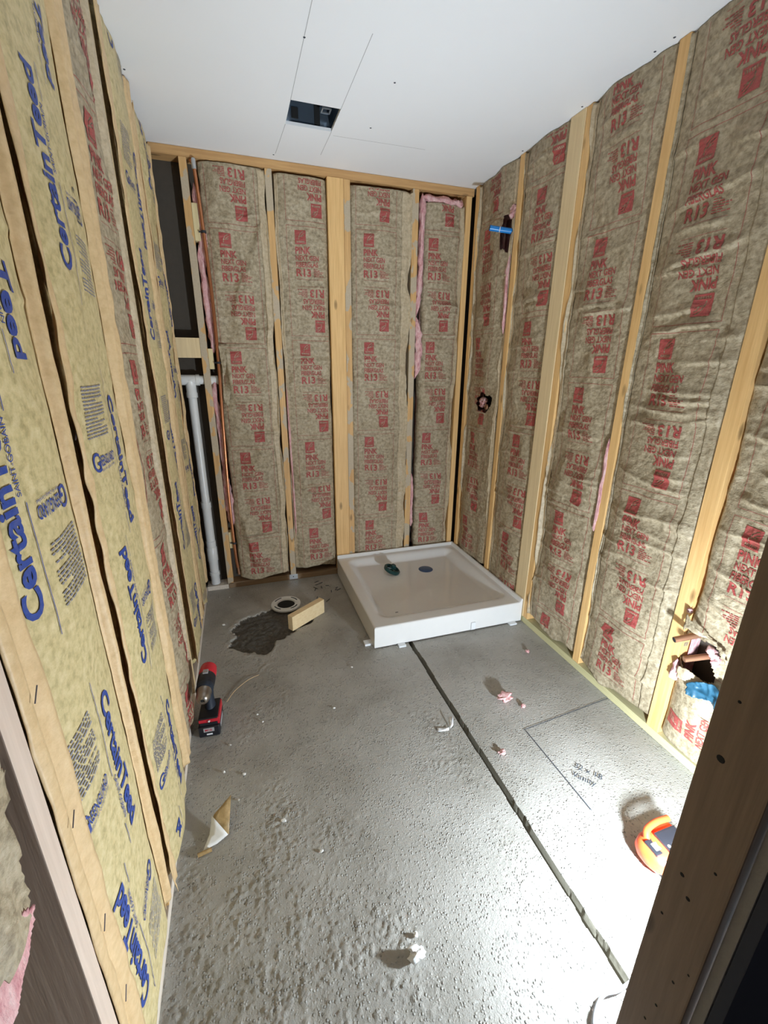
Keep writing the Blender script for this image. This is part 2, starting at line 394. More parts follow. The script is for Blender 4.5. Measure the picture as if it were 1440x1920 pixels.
# ------------------------------------------------------------------ insulation batts
WALLS = {  # origin on stud face, U (right when facing the wall), N into the room
    'L': (np.array([XL, 0, 0]), np.array([0, 1., 0]), np.array([1., 0, 0])),
    'B': (np.array([0, YB, 0]), np.array([1., 0, 0]), np.array([0, -1., 0])),
    'R': (np.array([XR, 0, 0]), np.array([0, -1., 0]), np.array([-1., 0, 0]))}
Z3 = np.array([0, 0, 1.])
class Batt:
    def __init__(s, wall, u0, u1, v0, v1, label, seed=1, inset=-.012, bulge=.02, fold=.010, crump=.004, creases=12, camp=.006,
                 brand='pink', wav=.008, holes=(), extra=(), stamp_v=2.13, stamp_u=None, left=None, right=None, bottom=.012, group=None,
                 phase=.54, text_du=0.0, cslope=.0, fmat=None, core=True, vmin=-9, more=(), e0f=None, e1f=None):
        s.O, s.Ud, s.Nd = WALLS[wall]; s.u0, s.u1, s.v0, s.v1 = u0, u1, v0, v1; s.seed = seed
        s.p = dict(inset=inset, bulge=bulge, fold=fold, crump=crump, wav=wav, bottom=bottom); s.extra = extra; s.e0f, s.e1f = e0f, e1f
        rnd = random.Random(seed*7+1); s.cr = []
        for k in range(creases):
            vv = rnd.uniform(v0+.1, v1-.05); ua = rnd.uniform(u0-.1, u1-.12); ub = ua+rnd.uniform(.12, .4)
            s.cr.append((ua, vv, ub, vv+rnd.uniform(-.02, .02)+cslope*(ub-ua), camp*rnd.uniform(.5, 1.3), rnd.uniform(.005, .009)))
        s.cr += list(extra); s.holes = holes
        base = s.O + s.Ud*(u0+u1)/2 + s.Nd*(inset-.04) + Z3*v0
        s.t = thing('insulation_batt', label, 'insulation', tuple(base), group)
        ink = 'kp' if brand == 'pink' else 'kc'
        s.surface(MT[ink])
        if core: s.core()
        if brand == 'pink':
            uc = (u0+u1)/2 if stamp_u is None else stamp_u
            P = []; v = stamp_v
            while v > v0-.5:
                P.append((PINK, uc-.0775+text_du, v)); v -= PINK_PITCH
                if v < vmin: break
            if stamp_v+PINK_PITCH-.545 < v1: P.append((PINK, uc-.0775+text_du, stamp_v+PINK_PITCH))
            s.ink(P + [(SIDE, a, b_) for a, b_ in more], MT['kp_ink'], 'red_lettering')
        else:
            uc = (u0+u1)/2 + text_du; P, Q = [], []; v = phase-CT_PITCH
            while v < v1+.4:
                P.append((CT_BIG, uc, v)); Q.append((CT_SMALL, uc, v)); v += CT_PITCH
            s.ink(P, MT['kc_ink'], 'blue_lettering'); s.ink(Q, MT['kc_ink2'], 'blue_fine_print')
        fm = fmat or (MT['fl'] if brand != 'pink' else MT['fl_brown'])
        if left: s.flange(-1, fm, **left)
        if right: s.flange(1, fm, **right)
    def edges(s, v):
        wv = s.p['wav']
        e0 = s.u0 + wv*(vn(v/.23, v*0, s.seed+11)-.5)*2 + .4*wv*(vn(v/.05, v*0, s.seed+12)-.5)*2
        e1 = s.u1 + wv*(vn(v/.21, v*0, s.seed+13)-.5)*2 + .4*wv*(vn(v/.06, v*0, s.seed+14)-.5)*2
        if s.e0f: e0 = e0 + np.interp(v, *s.e0f)
        if s.e1f: e1 = e1 + np.interp(v, *s.e1f)
        return e0, e1
    def h(s, u, v):
        p = s.p; e0, e1 = s.edges(v); t = np.clip((u-e0)/(e1-e0), 0, 1)
        prof = np.clip(4*t*(1-t), 0, 1)**.45
        z = p['inset'] - .012 + (.012+p['bulge'])*prof
        env = np.clip(prof*1.3, .25, 1)
        z = z + env*(p['fold']*(vn(u/.13, v/.28, s.seed)-.5)*2 + .5*p['fold']*(vn(u/.06+5, v/.09, s.seed+1)-.5)*2)
        q = vn(u/.045+.3*vn(u/.03, v/.03, s.seed+9), v/.032, s.seed+2); z = z + env*p['crump']*(1-np.abs(2*q-1))*.8*np.clip(2*vn(u/.09, v/.12, s.seed+6)-.3, .1, 1.3)
        q = vn(u/.022, v/.016, s.seed+3); z = z + env*p['crump']*.45*(1-np.abs(2*q-1))
        for ua, va, ub, vb, am, wd in s.cr:
            d = np.array([ub-ua, vb-va]); L = float(np.hypot(*d)); d = d/L
            a = (u-ua)*d[0]+(v-va)*d[1]; c_ = -(u-ua)*d[1]+(v-va)*d[0] + .006*(vn(u/.06, v/.3, s.seed+4)-.5)*2
            win = np.clip(np.minimum(a, L-a)/(.25*L), 0, 1)
            sh = np.where(c_ > 0, np.exp(-c_/(wd*2.2)), np.exp(-(c_/wd)**2))
            z = z + am*win*sh*np.clip(prof*2, 0, 1)
        return z
    def world(s, u, v, n):
        return s.O[None] + u[:, None]*s.Ud + v[:, None]*Z3 + n[:, None]*s.Nd
    def inhole(s, u, v):
        k = np.zeros(len(u), bool)
        for (hu, hv, ru, rv) in s.holes:
            an = np.arctan2(v-hv, u-hu); rr = 1+.22*(vn(an*1.6+7, an*0, s.seed+5)-.5)*2+.1*np.sin(an*5+s.seed)
            k |= ((u-hu)/ru)**2+((v-hv)/rv)**2 < rr**2
        return k
    def surface(s, mat):
        nv = int((s.v1-s.v0)/.0055); nu = int((s.u1-s.u0)/.0075)+2
        vv = np.linspace(s.v0, s.v1, nv); ss = np.linspace(0, 1, nu); Vg, Sg = np.meshgrid(vv, ss, indexing='ij')
        Vg = Vg.ravel(); Sg = Sg.ravel()
        bot = s.p['bottom']*(vn(Sg*5, Sg*0, s.seed+20)*2-1)
        Vg = Vg + bot*np.clip(1-(Vg-s.v0)/.1, 0, 1)
        e0, e1 = s.edges(Vg); Ug = e0+Sg*(e1-e0); hh = s.h(Ug, Vg)
        P = s.world(Ug, Vg, hh)
        F_ = grid_faces(nu, nv, ~s.inhole(Ug, Vg))
        # turned-back edge skirt
        loop = list(range(nu)) + [i*nu+nu-1 for i in range(1, nv)] + [(nv-1)*nu+i for i in range(nu-2, -1, -1)] + [i*nu for i in range(nv-2, 0, -1)]
        back = P[loop] - .022*s.Nd
        n0 = len(P); P = np.vstack([P, back]); k = np.arange(len(loop)); k2 = (k+1) % len(loop); lp = np.array(loop)
        sk = np.stack([lp[k], n0+k, n0+k2, lp[k2]], 1)
        if s.Nd[0]+s.Nd[1]*0 != 0 or True: pass
        obj('kraft_facing', P, np.vstack([F_, sk]), mat, s.t, True)
    def core(s):
        # fibreglass body behind the paper
        u = np.linspace(s.u0+.006, s.u1-.006, 10); v = np.linspace(s.v0+.012, s.v1-.012, 60)
        Vg, Ug = [a.ravel() for a in np.meshgrid(v, u, indexing='ij')]
        n = s.p['inset']-.028+.006*vn(Ug/.03, Vg/.04, s.seed+30)
        P = s.world(Ug, Vg, n); hole = s.inhole(Ug, Vg)
        bk = s.world(Ug, Vg, n*0-.082)
        for (hu, hv, ru, rv) in s.holes: hole |= ((Ug-hu)/(ru*1.35))**2+((Vg-hv)/(rv*1.35))**2 < 1
        F1 = grid_faces(10, 60, ~hole); F2 = grid_faces(10, 60, ~hole)[:, ::-1]+600
        loop = list(range(10)) + [i*10+9 for i in range(1, 60)] + [590+i for i in range(8, -1, -1)] + [i*10 for i in range(58, 0, -1)]
        lp = np.array(loop); l2 = np.roll(lp, -1); sk = np.stack([lp, lp+600, l2+600, l2], 1)
        obj('fiberglass_core', np.vstack([P, bk]), np.vstack([F1, F2, sk]), MT['pink'], s.t, True)
    def ink(s, stamps, mat, name):
        Vs, Fs, n = [], [], 0
        for (st, a, b_) in stamps:
            V2, F2 = st; u = V2[:, 0]+a; v = V2[:, 1]+b_
            e0, e1 = s.edges(v)
            ok = (u > e0+.004) & (u < e1-.004) & (v > s.v0+.02) & (v < s.v1-.004) & ~s.inhole(u, v)
            wob = .003*(vn(u/.05, v/.05, 77)-.5)
            P = s.world(u, v+wob, s.h(u, v+wob)+.0016)
            Vs.append(P); Fs += [[i+n for i in f] for f in F2 if all(ok[i] for i in f)]; n += len(P)
        if Fs: obj(name, np.vstack(Vs), Fs, mat, s.t, True)
    def flange(s, side, mat, wd=.05, ov=.0, lift=.006, pleat=.006, wav=.008, va=None, vb=None, taper=0.0, name='flange', top=0.0):
        """strip of paper running along an edge: from ov inside the facing to wd outside it"""
        va = s.v0+.01 if va is None else va; vb = s.v1-.004 if vb is None else vb
        nv = int((vb-va)/.009)+2; nu = 13
        vv = np.linspace(va, vb, nv); ss = np.linspace(0, 1, nu); Vg, Sg = [a.ravel() for a in np.meshgrid(vv, ss, indexing='ij')]
        e0, e1 = s.edges(Vg); e = e0 if side < 0 else e1
        out = wd + wav*(vn(Vg/.16, Vg*0, s.seed+41)-.5)*2 + taper*(1-(Vg-va)/(vb-va)) + top*((Vg-va)/(vb-va))**2 + .3*wav*(vn(Vg/.03, Vg*0, s.seed+43)-.5)
        inn = -ov + .3*wav*(vn(Vg/.2, Vg*0, s.seed+42)-.5)*2
        d = inn + (out-inn)*Sg; Ug = e + side*d
        hs = s.h(np.clip(Ug, e0+.001, e1-.001), Vg)
        k = np.clip(d/.012+.5, 0, 1); k = k*k*(3-2*k)
        base = hs*(1-k) + lift*k
        base = np.maximum(base, hs*(1-k)+(-1)*k)
        hh = base + .0022 + pleat*(np.sin(Sg*PI*2.3+vn(Vg/.3, Vg*0, s.seed+44)*3)*.5+.5) * np.clip(Sg*4, 0, 1) + .35*pleat*(vn(Ug/.02, Vg/.045, s.seed+45)-.5)*2
        P = s.world(Ug, Vg, hh); F_ = grid_faces(nu, nv)
        o = obj(name, P, F_, mat, s.t, True)
        md = o.modifiers.new('t', 'SOLIDIFY'); md.thickness = .0012; md.offset = 0
        return o
    def fluff(s, path, wd, depth=.02, name='fiberglass_tuft', seed=0, n0=None, parent=None):
        """lumpy roll of pink wool; path in (u, v), n0 = height of its middle above the stud face"""
        P = smooth_path([(a, b_, 0) for a, b_ in path], 10 if len(path) > 2 else 16)
        L = len(P); nu = 16; Vs = []
        wds = np.interp(np.linspace(0, 1, L), np.linspace(0, 1, len(wd)), wd) if hasattr(wd, '__len__') else np.full(L, wd)
        for i, p in enumerate(P):
            tdir = (P[min(i+1, L-1)]-P[max(i-1, 0)]).normalized(); pr = Vector((-tdir.y, tdir.x, 0))
            k = min(1, min(i, L-1-i)/3+.15)
            for j in range(nu):
                a = 2*PI*j/nu; rr = (1+1.0*(vn(np.array([j*.9]), np.array([i*.45]), seed+3)[0]-.5)+.5*(vn(np.array([j*1.7]), np.array([i*1.3]), seed+5)[0]-.5))*k
                q = p + pr*math.cos(a)*wds[i]*.5*rr
                Vs.append(s.O + s.Ud*q.x + Z3*q.y + s.Nd*((n0 if n0 is not None else s.p['inset']) + math.sin(a)*depth*rr))
        Fc = []
        for i in range(L-1):
            for j in range(nu):
                j2 = (j+1) % nu; Fc.append([i*nu+j, i*nu+j2, (i+1)*nu+j2, (i+1)*nu+j])
        Fc += [list(range(nu))[::-1], [(L-1)*nu+j for j in range(nu)]]
        return obj(name, np.array(Vs), Fc, MT['pink'], parent or s.t, True)

# ------------------------------------------------------------------ structure
# floor with groove, patch recess and flange hole
def build_floor():
    GX = .765
    def zf(X, Y):
        z = np.zeros_like(X)
        rough = np.clip((vn(X/.22, Y/.3, 5)+.6*vn(X/.09, Y/.1, 6)-.55)*1.8, .10, 1)
        left = np.clip((GX-.02-X)/.05, 0, 1)
        near = np.clip((2.35-Y)/.5, .15, 1)
        amp = rough*(.25+.75*left)*near*np.where((X > .95) & (Y < 1.26) & (Y > .72), .15, 1)
        a = vn(X/.0095, Y/.0095, 1); b_ = vn(X/.0055, Y/.006, 2); c_ = vn(X/.03, Y/.024, 3)
        z += amp*(.0042*np.clip(a*.45+b_*.55+(c_-.5)*.4-.50, 0, .3)*2.6)
        z += .0015*(vn(X/.35, Y/.35, 7)-.5)
        ye = 1.845
        wob = .0025*(vn(Y/.05, Y*0, 8)-.5)*2
        g = (np.abs(X-GX-.010-wob) < .0105) & (Y < ye+.1)
        z = np.where(g, -.026, z)
        z = np.where((X > GX+.022) & (Y < ye+.1), z-.001, z)
        # broken recess around the closet flange
        pu = (X-.05)/.20; pv = (Y-2.24)/.22
        an = np.arctan2(pv, pu)
        rr = 1+.20*np.sin(an*2+.6)+.12*np.sin(an*3+1)+.12*(vn(an*3+9, an*0, 12)-.5)*2+.05*(vn(an*11+9, an*0, 16)-.5)*2+.02*(vn(X/.02, Y/.02, 17)-.5)
        d = np.hypot(pu, pv)/rr
        k = np.clip((1-d)/.06, 0, 1); z = z*(1-k) + k*(-.014+.006*vn(X/.02, Y/.02, 13)+.003*vn(X/.008, Y/.008, 14))
        z += .002*np.exp(-((d-1.08)/.07)**2)*vn(X/.012, Y/.012, 15)
        return z, k, g
    xs = np.concatenate([np.arange(-.5, -.31, .03), np.arange(-.31, .745, .0045), np.arange(.745, .80, .0025), np.arange(.80, 1.56, .008), [1.6]])
    ys = np.concatenate([np.arange(-1.6, .3, .06), np.arange(.3, 2.5, .0048), np.arange(2.5, 2.95, .02)])
    Y, X = np.meshgrid(ys, xs, indexing='ij'); X, Y = X.ravel(), Y.ravel(); Z, k, g = zf(X, Y)
    F_ = grid_faces(len(xs), len(ys))
    o = obj('floor', np.stack([X, Y, Z], 1), F_, MT['concrete'], None, True)
    o.data.materials.append(MT['mortar'])
    kk = (k[F_].mean(axis=1) > .6).astype(np.int32); kk[g[F_].any(axis=1)] = 2; o.data.materials.append(MT['groove']); o.data.polygons.foreach_set('material_index', kk)
    struct(o)
build_floor()

# ceiling with the square opening for the vent housing
hx0, hx1, hy0, hy1 = .317, .525, 2.215, 2.412
V_, F_ = join(box((-.5, -1.6, H), (1.6, hy0, H+.0127)), box((-.5, hy1, H), (1.6, 2.95, H+.0127)),
              box((-.5, hy0, H), (hx0, hy1, H+.0127)), box((hx1, hy0, H), (1.6, hy1, H+.0127)))
ceil = struct(obj('ceiling', V_, F_, MT['ceiling']))
lines = [((.317, 1.60), (.317, hy0)), ((.525, 1.75), (.525, hy0)), ((.317, hy1), (.300, 2.72)), ((.525, hy1), (.520, 2.66)),
         ((.54, 2.444), (1.0, 2.430))]
P = []
for (a, b_) in lines:
    A, B = Vector((*a, H-.0003)), Vector((*b_, H-.0003)); d = (B-A).normalized(); n = Vector((-d.y, d.x, 0))*.0011
    P.append(([tuple(A-n), tuple(B-n), tuple(B+n), tuple(A+n)], [[3, 2, 1, 0]]))
put('pencil_line', join(*P), MT['pencil'], ceil)
P = []
for x, y in [(-.281, 2.22), (.318, 1.84), (.678, 1.971), (.686, 2.32), (1.455, 1.448), (1.454, 1.52), (1.46, 1.869), (1.462, 2.282), (.292, 2.738)]:
    P.append(lathe([(.0, -.0012), (.0035, -.0010), (.0045, 0)], (x, y, H), seg=10))
put('screw_head', join(*P), MT['marker'], ceil)

# sheathing behind the stud cavities
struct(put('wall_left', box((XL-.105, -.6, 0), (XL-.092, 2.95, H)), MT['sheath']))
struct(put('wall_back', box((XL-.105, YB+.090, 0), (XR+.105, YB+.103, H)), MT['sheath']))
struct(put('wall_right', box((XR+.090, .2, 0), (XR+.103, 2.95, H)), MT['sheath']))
# front wall to the right of the doorway: hall-side board with its broken edge
struct(put('wall_front', box((.618, .199, 0), (1.7, .216, H), .001), MT['hall']))

# sill plates / top plates
def plate(name, lo, hi, mat, label, group=None):
    c_ = ((lo[0]+hi[0])/2, (lo[1]+hi[1])/2, lo[2])
    o = put(name, box(lo, hi, .002), MT[mat], None, False, c_)
    return tag(o, label, 'lumber', group)
plate('sill_plate', (-.163, YB, 0), (XR-.0, YB+.089, .038), 'plate_dark', 'brown floor plate under the back wall studs, left of and behind the shower pan')
plate('sill_plate', (XL+.002, YB-.004, 0), (-.165, YB+.085, .030), 'plate_pale', 'short pale floor plate under the white drain pipe')
plate('sill_plate', (XR, .327, .0), (XR+.089, YB+.0, .036), 'plate_green', 'greenish floor plate running along the right wall')
plate('sill_plate', (XL-.089, .1, 0), (XL, YB-.006, .036), 'plate_pale', 'pale floor plate running along the left wall')
plate('top_plate', (XL, YB, H-.041), (XR+.002, YB+.089, H-.001), 'plate', 'long pine top plate over the back wall studs')

def stud(wall, u0, u1, label, mat='stud', z0=.037, z1=None, d0=0.0, d1=-.089, lean=0.0, group=None):
    z1 = z1 or (H-.042 if wall == 'B' else H-.001)
    O, Ud, Nd = WALLS[wall]
    bmv, bf = box((u0, d1, z0), (u1, d0, z1), .0015)
    # orient: local x along U, y along N
    V = [tuple(O + Ud*(x + lean*(z-z0)) + Nd*y + Z3*z) for x, y, z in bmv]
    if wall in 'BL': bf = [f[::-1] for f in bf] if wall == 'B' else bf
    loc = tuple(O + Ud*(u0+u1)/2 + Nd*(d0+d1)/2 + Z3*z0)
    return tag(obj('wall_stud', V, bf, MT[mat], None, False, loc), label, 'stud', group)
stud('B', -.168, -.132, 'glue-stained pine stud left of the copper pipe on the back wall', 'stud_res2', z0=.031)
stud('B', .246, .282, 'thin pine stud on the back wall, second from the left', 'stud_res')
stud('B', .576, .667, 'wide bright pine stud turned flat in the middle of the back wall', 'stud', d0=.004, d1=-.034)
stud('B', .669, .706, 'narrow glue-covered stud against the right side of the wide back wall stud', 'stud_res2')
stud('B', 1.083, 1.122, 'glue-covered stud left of the pink wool strip on the back wall', 'stud_res2')
stud('B', 1.432, 1.468, 'back wall corner stud behind the right corner of the shower pan', 'stud')
stud('R', -2.768, -2.732, 'right wall corner stud next to the dark corner gap', 'stud')
stud('R', -2.322, -2.284, 'right wall stud beside the blue pipe stub', 'stud')
stud('R', -1.952, -1.862, 'wide pale stud turned flat at the right wall behind the pan', 'stud_pale', d0=.004, d1=-.034)
stud('R', -1.860, -1.822, 'narrow stud in front of the wide pale right wall stud', 'stud')
stud('R', -1.448, -1.408, 'right wall stud between two batts, nearer than the shower pan', 'stud')
stud('R', -1.012, -.960, 'right wall stud with the torn insulation and copper stubs beside it', 'stud')
stud('R', -.56, -.52, 'right wall stud behind the dark door post', 'stud')
stud('L', .503, .541, 'lamp-whitened stud edge at the near end of the left wall', 'stud_lit', d0=.010)
stud('L', .915, .955, 'left wall stud under the first overlap of tan flanges', 'stud')
stud('L', 1.375, 1.415, 'left wall stud between the blue-lettered and the red-lettered batts', 'stud')
stud('L', 1.765, 1.825, 'pale left wall stud exposed where the flanges gape above the drill', 'stud_pale')
stud('L', 2.30, 2.34, 'left wall stud under the flange of the far blue-lettered batt', 'stud')
stud('L', 2.70, 2.738, 'last left wall stud beside the white drain pipe', 'stud')
stud('L', .06, .10, 'left wall stud beside the camera, beyond the open bay', 'stud')

# door post on the right
t = thing('door_post', 'dark brown door post leaning into the right foreground with nail holes', 'door post', (.65, .283, 0))
put('post', box((.605, .238, 0), (.643, .327, H-.04), .003), MT['jamb'], t)
rnd = random.Random(3)
for y, z, r in [(.300, .66, .006), (.283, .63, .006), (.30, .90, .010), (.262, .72, .004), (.31, .55, .004), (.276, .36, .004), (.285, .30, .004), (.30, 1.0, .004), (.265, .45, .004), (.25, .5, .003)]:
    put('nail_hole', lathe([(.0, -.0008), (r*.5, -.0007), (r*.6, 0)], (.6048, y, z), (1, 0, 0), 10), MT['hole'], t)
bm_ = box((.617, .2175, 0), (.640, .2335, H-.04), .002)
o = put('drywall_board_edge', bm_, MT['gyp'], None, False, (.63, .225, 0)); tag(o, 'rough grey drywall edge along the near side of the dark door post', 'drywall')
stud_f = put('wall_stud', box((1.39, .24, .0), (1.43, .327, H-.04), .002), MT['stud'], None, False, (1.41, .28, 0)); tag(stud_f, 'stud in the front wall behind the dark door post', 'stud')

# ------------------------------------------------------------------ LEFT WALL batts
flL = dict(wd=.045, ov=.045, lift=.012, pleat=.006, wav=.008)
flR = dict(wd=.012, ov=.012, lift=.010, pleat=.003, wav=.006)
A = Batt('L', .572, .885, .085, 2.437, 'blue-lettered tan insulation batt nearest the camera on the left wall', 3, .002, .014, .004, .0015, 3, .003, 'ct',
         .004, left=dict(wd=.032, ov=.045, lift=.008, pleat=.004, wav=.003, taper=.0), right=dict(wd=.022, ov=.015, lift=.010, pleat=.003, wav=.004), phase=.53, text_du=-.02, bottom=.03)
B_ = Batt('L', .965, 1.335, .06, 2.437, 'blue-lettered tan batt, second from the camera on the left wall, marked R-13', 4, .002, .014, .005, .0015, 4, .003, 'ct',
          .005, left=dict(wd=.052, ov=.02, lift=.013, pleat=.009, wav=.008), right=dict(wd=.055, ov=.01, lift=.012, pleat=.006, wav=.010), phase=1.03, text_du=-.015, bottom=.02)
C_ = Batt('L', 1.43, 1.70, .07, 2.437, 'red-lettered brown batt between the blue-lettered ones on the left wall', 5, -.002, .012, .010, .006, 10, .004, 'pink',
          .008, right=dict(wd=.030, ov=.008, lift=.008, pleat=.004, wav=.008, taper=-.02), stamp_v=2.02, bottom=.02)
D_ = Batt('L', 1.90, 2.25, .10, 2.437, 'blue-lettered tan batt on the left wall just beyond the pale exposed stud', 6, .000, .014, .007, .002, 5, .004, 'ct',
          .008, left=dict(wd=.085, ov=.01, lift=.010, pleat=.006, wav=.010, taper=-.05), right=dict(wd=.05, ov=.01, lift=.010, pleat=.006, wav=.010), phase=.95, text_du=.0, bottom=.03)
E_ = Batt('L', 2.36, 2.70, .10, 2.40, 'far blue-lettered tan batt on the left wall beside the white drain pipe', 8, .000, .014, .010, .003, 7, .005, 'ct',
          .012, left=dict(wd=.02, ov=.02, lift=.010, pleat=.005, wav=.008), right=dict(wd=.025, ov=.0, lift=.006, pleat=.008, wav=.012), phase=.70, bottom=.04)
# hand-written R-13 on batt B
r13 = slice2(place2(text('R-13', .026, 1.0, .0), 0, 0, PI/2), .02)
B_.ink([(r13, 1.215, 1.70)], MT['marker'], 'handwritten_marking')
P = []
for (bt, ye, vs) in ((A, .556, (1.02, .80, .57, .38)), (B_, .925, (1.15, .65)), (A, .90, (1.3,))):
    for v in vs:
        c0 = np.array([XL+.020, ye+.012, v]); put('staple', tube([c0+np.array([0, -.008, -.006]), c0+np.array([0, .008, .010])], .0009, 5), MT['staple'], bt.t)

# torn batt in the open bay at the very left
def torn_sheet(pts_uv, wall, n0, amp, seed, mat, parent, name, res=34):
    """polygonal torn sheet (u, v) on a wall, crumpled"""
    us = [p[0] for p in pts_uv]; vs = [p[1] for p in pts_uv]
    u = np.linspace(min(us), max(us), res); v = np.linspace(min(vs), max(vs), res); Vg, Ug = [a.ravel() for a in np.meshgrid(v, u, indexing='ij')]
    inside = np.zeros(len(Ug), bool); n = len(pts_uv)
    for i in range(n):
        (x0, y0), (x1, y1) = pts_uv[i], pts_uv[(i+1) % n]
        c_ = ((y0 > Vg) != (y1 > Vg)) & (Ug < (x1-x0)*(Vg-y0)/((y1-y0) if y1 != y0 else 1e-9)+x0); inside ^= c_
    O, Ud, Nd = WALLS[wall]
    z = n0 + amp*(vn(Ug/.05, Vg/.06, seed)-.5)*2 + .4*amp*(1-np.abs(2*vn(Ug/.02, Vg/.02, seed+1)-1))
    Pn = O[None]+Ug[:, None]*Ud+Vg[:, None]*Z3+z[:, None]*Nd
    o = obj(name, Pn, grid_faces(res, res, inside), mat, parent, True)
    md = o.modifiers.new('t', 'SOLIDIFY'); md.thickness = .0015; return o
t = thing('torn_insulation_batt', 'torn brown paper with pink wool hanging in the open bay at far left', 'insulation', (XL-.04, .42, .78))
torn_sheet([(.30, 1.085), (.45, 1.055), (.484, 0.998), (.490, 0.947), (.468, 0.943), (.473, 0.892), (.464, 0.860), (.466, 0.825), (.44, 0.80), (.30, 0.82)], 'L', .012, .008, 5, MT['kp'], t, 'kraft_facing')
torn_sheet([(.30, .84), (.44, 0.83), (.462, 0.805), (.45, 0.785), (.42, 0.765), (.38, .74), (.30, 0.72)], 'L', .008, .008, 6, MT['pink'], t, 'fiberglass_tuft')

# ------------------------------------------------------------------ BACK WALL batts
wfl = dict(wd=-.004, ov=.040, lift=-.006, pleat=.003, wav=.006)
b1 = Batt('B', -.085, .236, .055, 2.392, 'crumpled red-lettered batt behind the copper pipe on the back wall', 21, -.016, .018, .022, .008, 32, .010, 'pink', .006,
          extra=[(.235, 2.22, .10, 1.80, .022, .020), (.12, 1.95, .02, 1.62, .016, .018), (.05, 1.50, .19, 1.53, .012, .010), (-.03, 1.55, -.02, 1.25, .02, .014),
                 (.10, .95, .16, 1.12, .012, .012), (-.04, .50, .03, .10, .018, .014)],
          right=dict(wd=.004, ov=.034, lift=-.005, pleat=.003, wav=.006), stamp_v=2.08, stamp_u=.065, bottom=.015)
b2 = Batt('B', .288, .572, .075, 2.385, 'red-lettered batt between the thin stud and the wide flat stud', 22, -.020, .016, .010, .008, 26, .010, 'pink', .004,
          left=dict(wd=.0, ov=.018, lift=-.010, pleat=.002, wav=.004), stamp_v=2.13, stamp_u=.465, bottom=.015)
b3 = Batt('B', .709, 1.075, .100, 2.380, 'red-lettered batt right of the wide flat stud, behind the shower pan', 23, -.018, .016, .010, .008, 32, .010, 'pink', .004,
          extra=[(.83, .36, 1.07, .45, .014, .014)],
          right=dict(wd=.004, ov=.055, lift=-.004, pleat=.003, wav=.010), stamp_v=2.148, stamp_u=.862, bottom=.012)
b4 = Batt('B', 1.165, 1.425, .130, 2.345, 'narrow wrinkled batt in the right corner of the back wall', 24, -.020, .016, .012, .007, 42, .010, 'pink', .010,
          extra=[(1.20, 1.05, 1.26, 1.30, .018, .014), (1.19, .72, 1.28, .86, .014, .014)],
          right=dict(wd=.002, ov=.020, lift=-.006, pleat=.003, wav=.006), stamp_v=2.16, stamp_u=1.275, bottom=.01)
b4.fluff([(1.150, 2.385), (1.152, 2.2), (1.148, 2.0), (1.142, 1.86), (1.128, 1.72)], [.030, .034, .030, .038, .018], .018, seed=2, n0=-.014)
b4.fluff([(1.128, 1.72), (1.150, 1.60), (1.150, 1.45), (1.132, 1.34)], [.020, .045, .046, .012], .020, seed=3, n0=-.014)
b4.fluff([(1.15, 2.372), (1.25, 2.362), (1.36, 2.36), (1.42, 2.355)], [.03, .036, .034, .04], .016, seed=4, n0=-.020)
b4.fluff([(1.128, .70), (1.136, .55), (1.132, .42), (1.135, .30)], [.014, .022, .020, .026], .010, seed=5, n0=-.010)
b1.fluff([(-.110, 2.30), (-.108, 2.12), (-.092, 2.06), (-.104, 1.9)], [.02, .03, .05, .03], .018, seed=6, n0=-.025)
b1.fluff([(-.118, 2.02), (-.108, 1.8), (-.103, 1.6), (-.100, 1.48)], [.024, .034, .034, .02], .018, seed=7, n0=-.020)
b1.fluff([(-.110, 1.36), (-.122, 1.20), (-.115, 1.0), (-.112, .8), (-.108, .6), (-.100, .42)], [.02, .03, .02, .024, .05, .03], .018, seed=8, n0=-.028)
b2.fluff([(.292, 1.30), (.296, 1.0), (.298, .7), (.300, .3)], [.006, .011, .012, .010], .010, seed=9, n0=-.012)
o = torn_sheet([(-.075, 1.53), (-.035, 1.545), (.0, 1.50), (-.01, 1.36), (-.05, 1.16), (-.075, 1.22), (-.065, 1.4)], 'B', .012, .016, 15, MT['kp'], b1.t, 'torn_paper_flap', 26)

# ------------------------------------------------------------------ RIGHT WALL batts (u = -y)
r4 = Batt('R', -2.725, -2.33, .14, 2.437, 'dark red-lettered batt with two cut-outs between the corner and the blue pipe stub', 31, -.014, .016, .014, .006, 24, .009, 'pink', .010,
          holes=((-2.385, 2.10, .048, .080), (-2.49, 1.205, .085, .050)), stamp_v=2.18, stamp_u=-2.56,
          right=dict(wd=-.004, ov=.030, lift=.002, pleat=.004, wav=.008), left=dict(wd=.0, ov=.016, lift=-.004, pleat=.003, wav=.010), bottom=.01)
r3 = Batt('R', -2.280, -1.957, .12, 2.437, 'red-lettered right wall batt left of the wide pale stud', 32, -.014, .014, .009, .006, 34, .009, 'pink', .005,
          left=dict(wd=.0, ov=.022, lift=-.004, pleat=.003, wav=.006), stamp_v=2.235, stamp_u=-2.06, bottom=.01)
r2 = Batt('R', -1.818, -1.452, .070, 2.437, 'red-lettered right wall batt just right of the wide pale stud', 33, -.012, .016, .012, .006, 30, .009, 'pink', .006,
          extra=[(-1.80, 1.16, -1.46, 1.12, .010, .008), (-1.80, .86, -1.46, .80, .010, .008)],
          left=dict(wd=.002, ov=.026, lift=.0, pleat=.004, wav=.008), stamp_v=1.925, stamp_u=-1.62, bottom=.02)
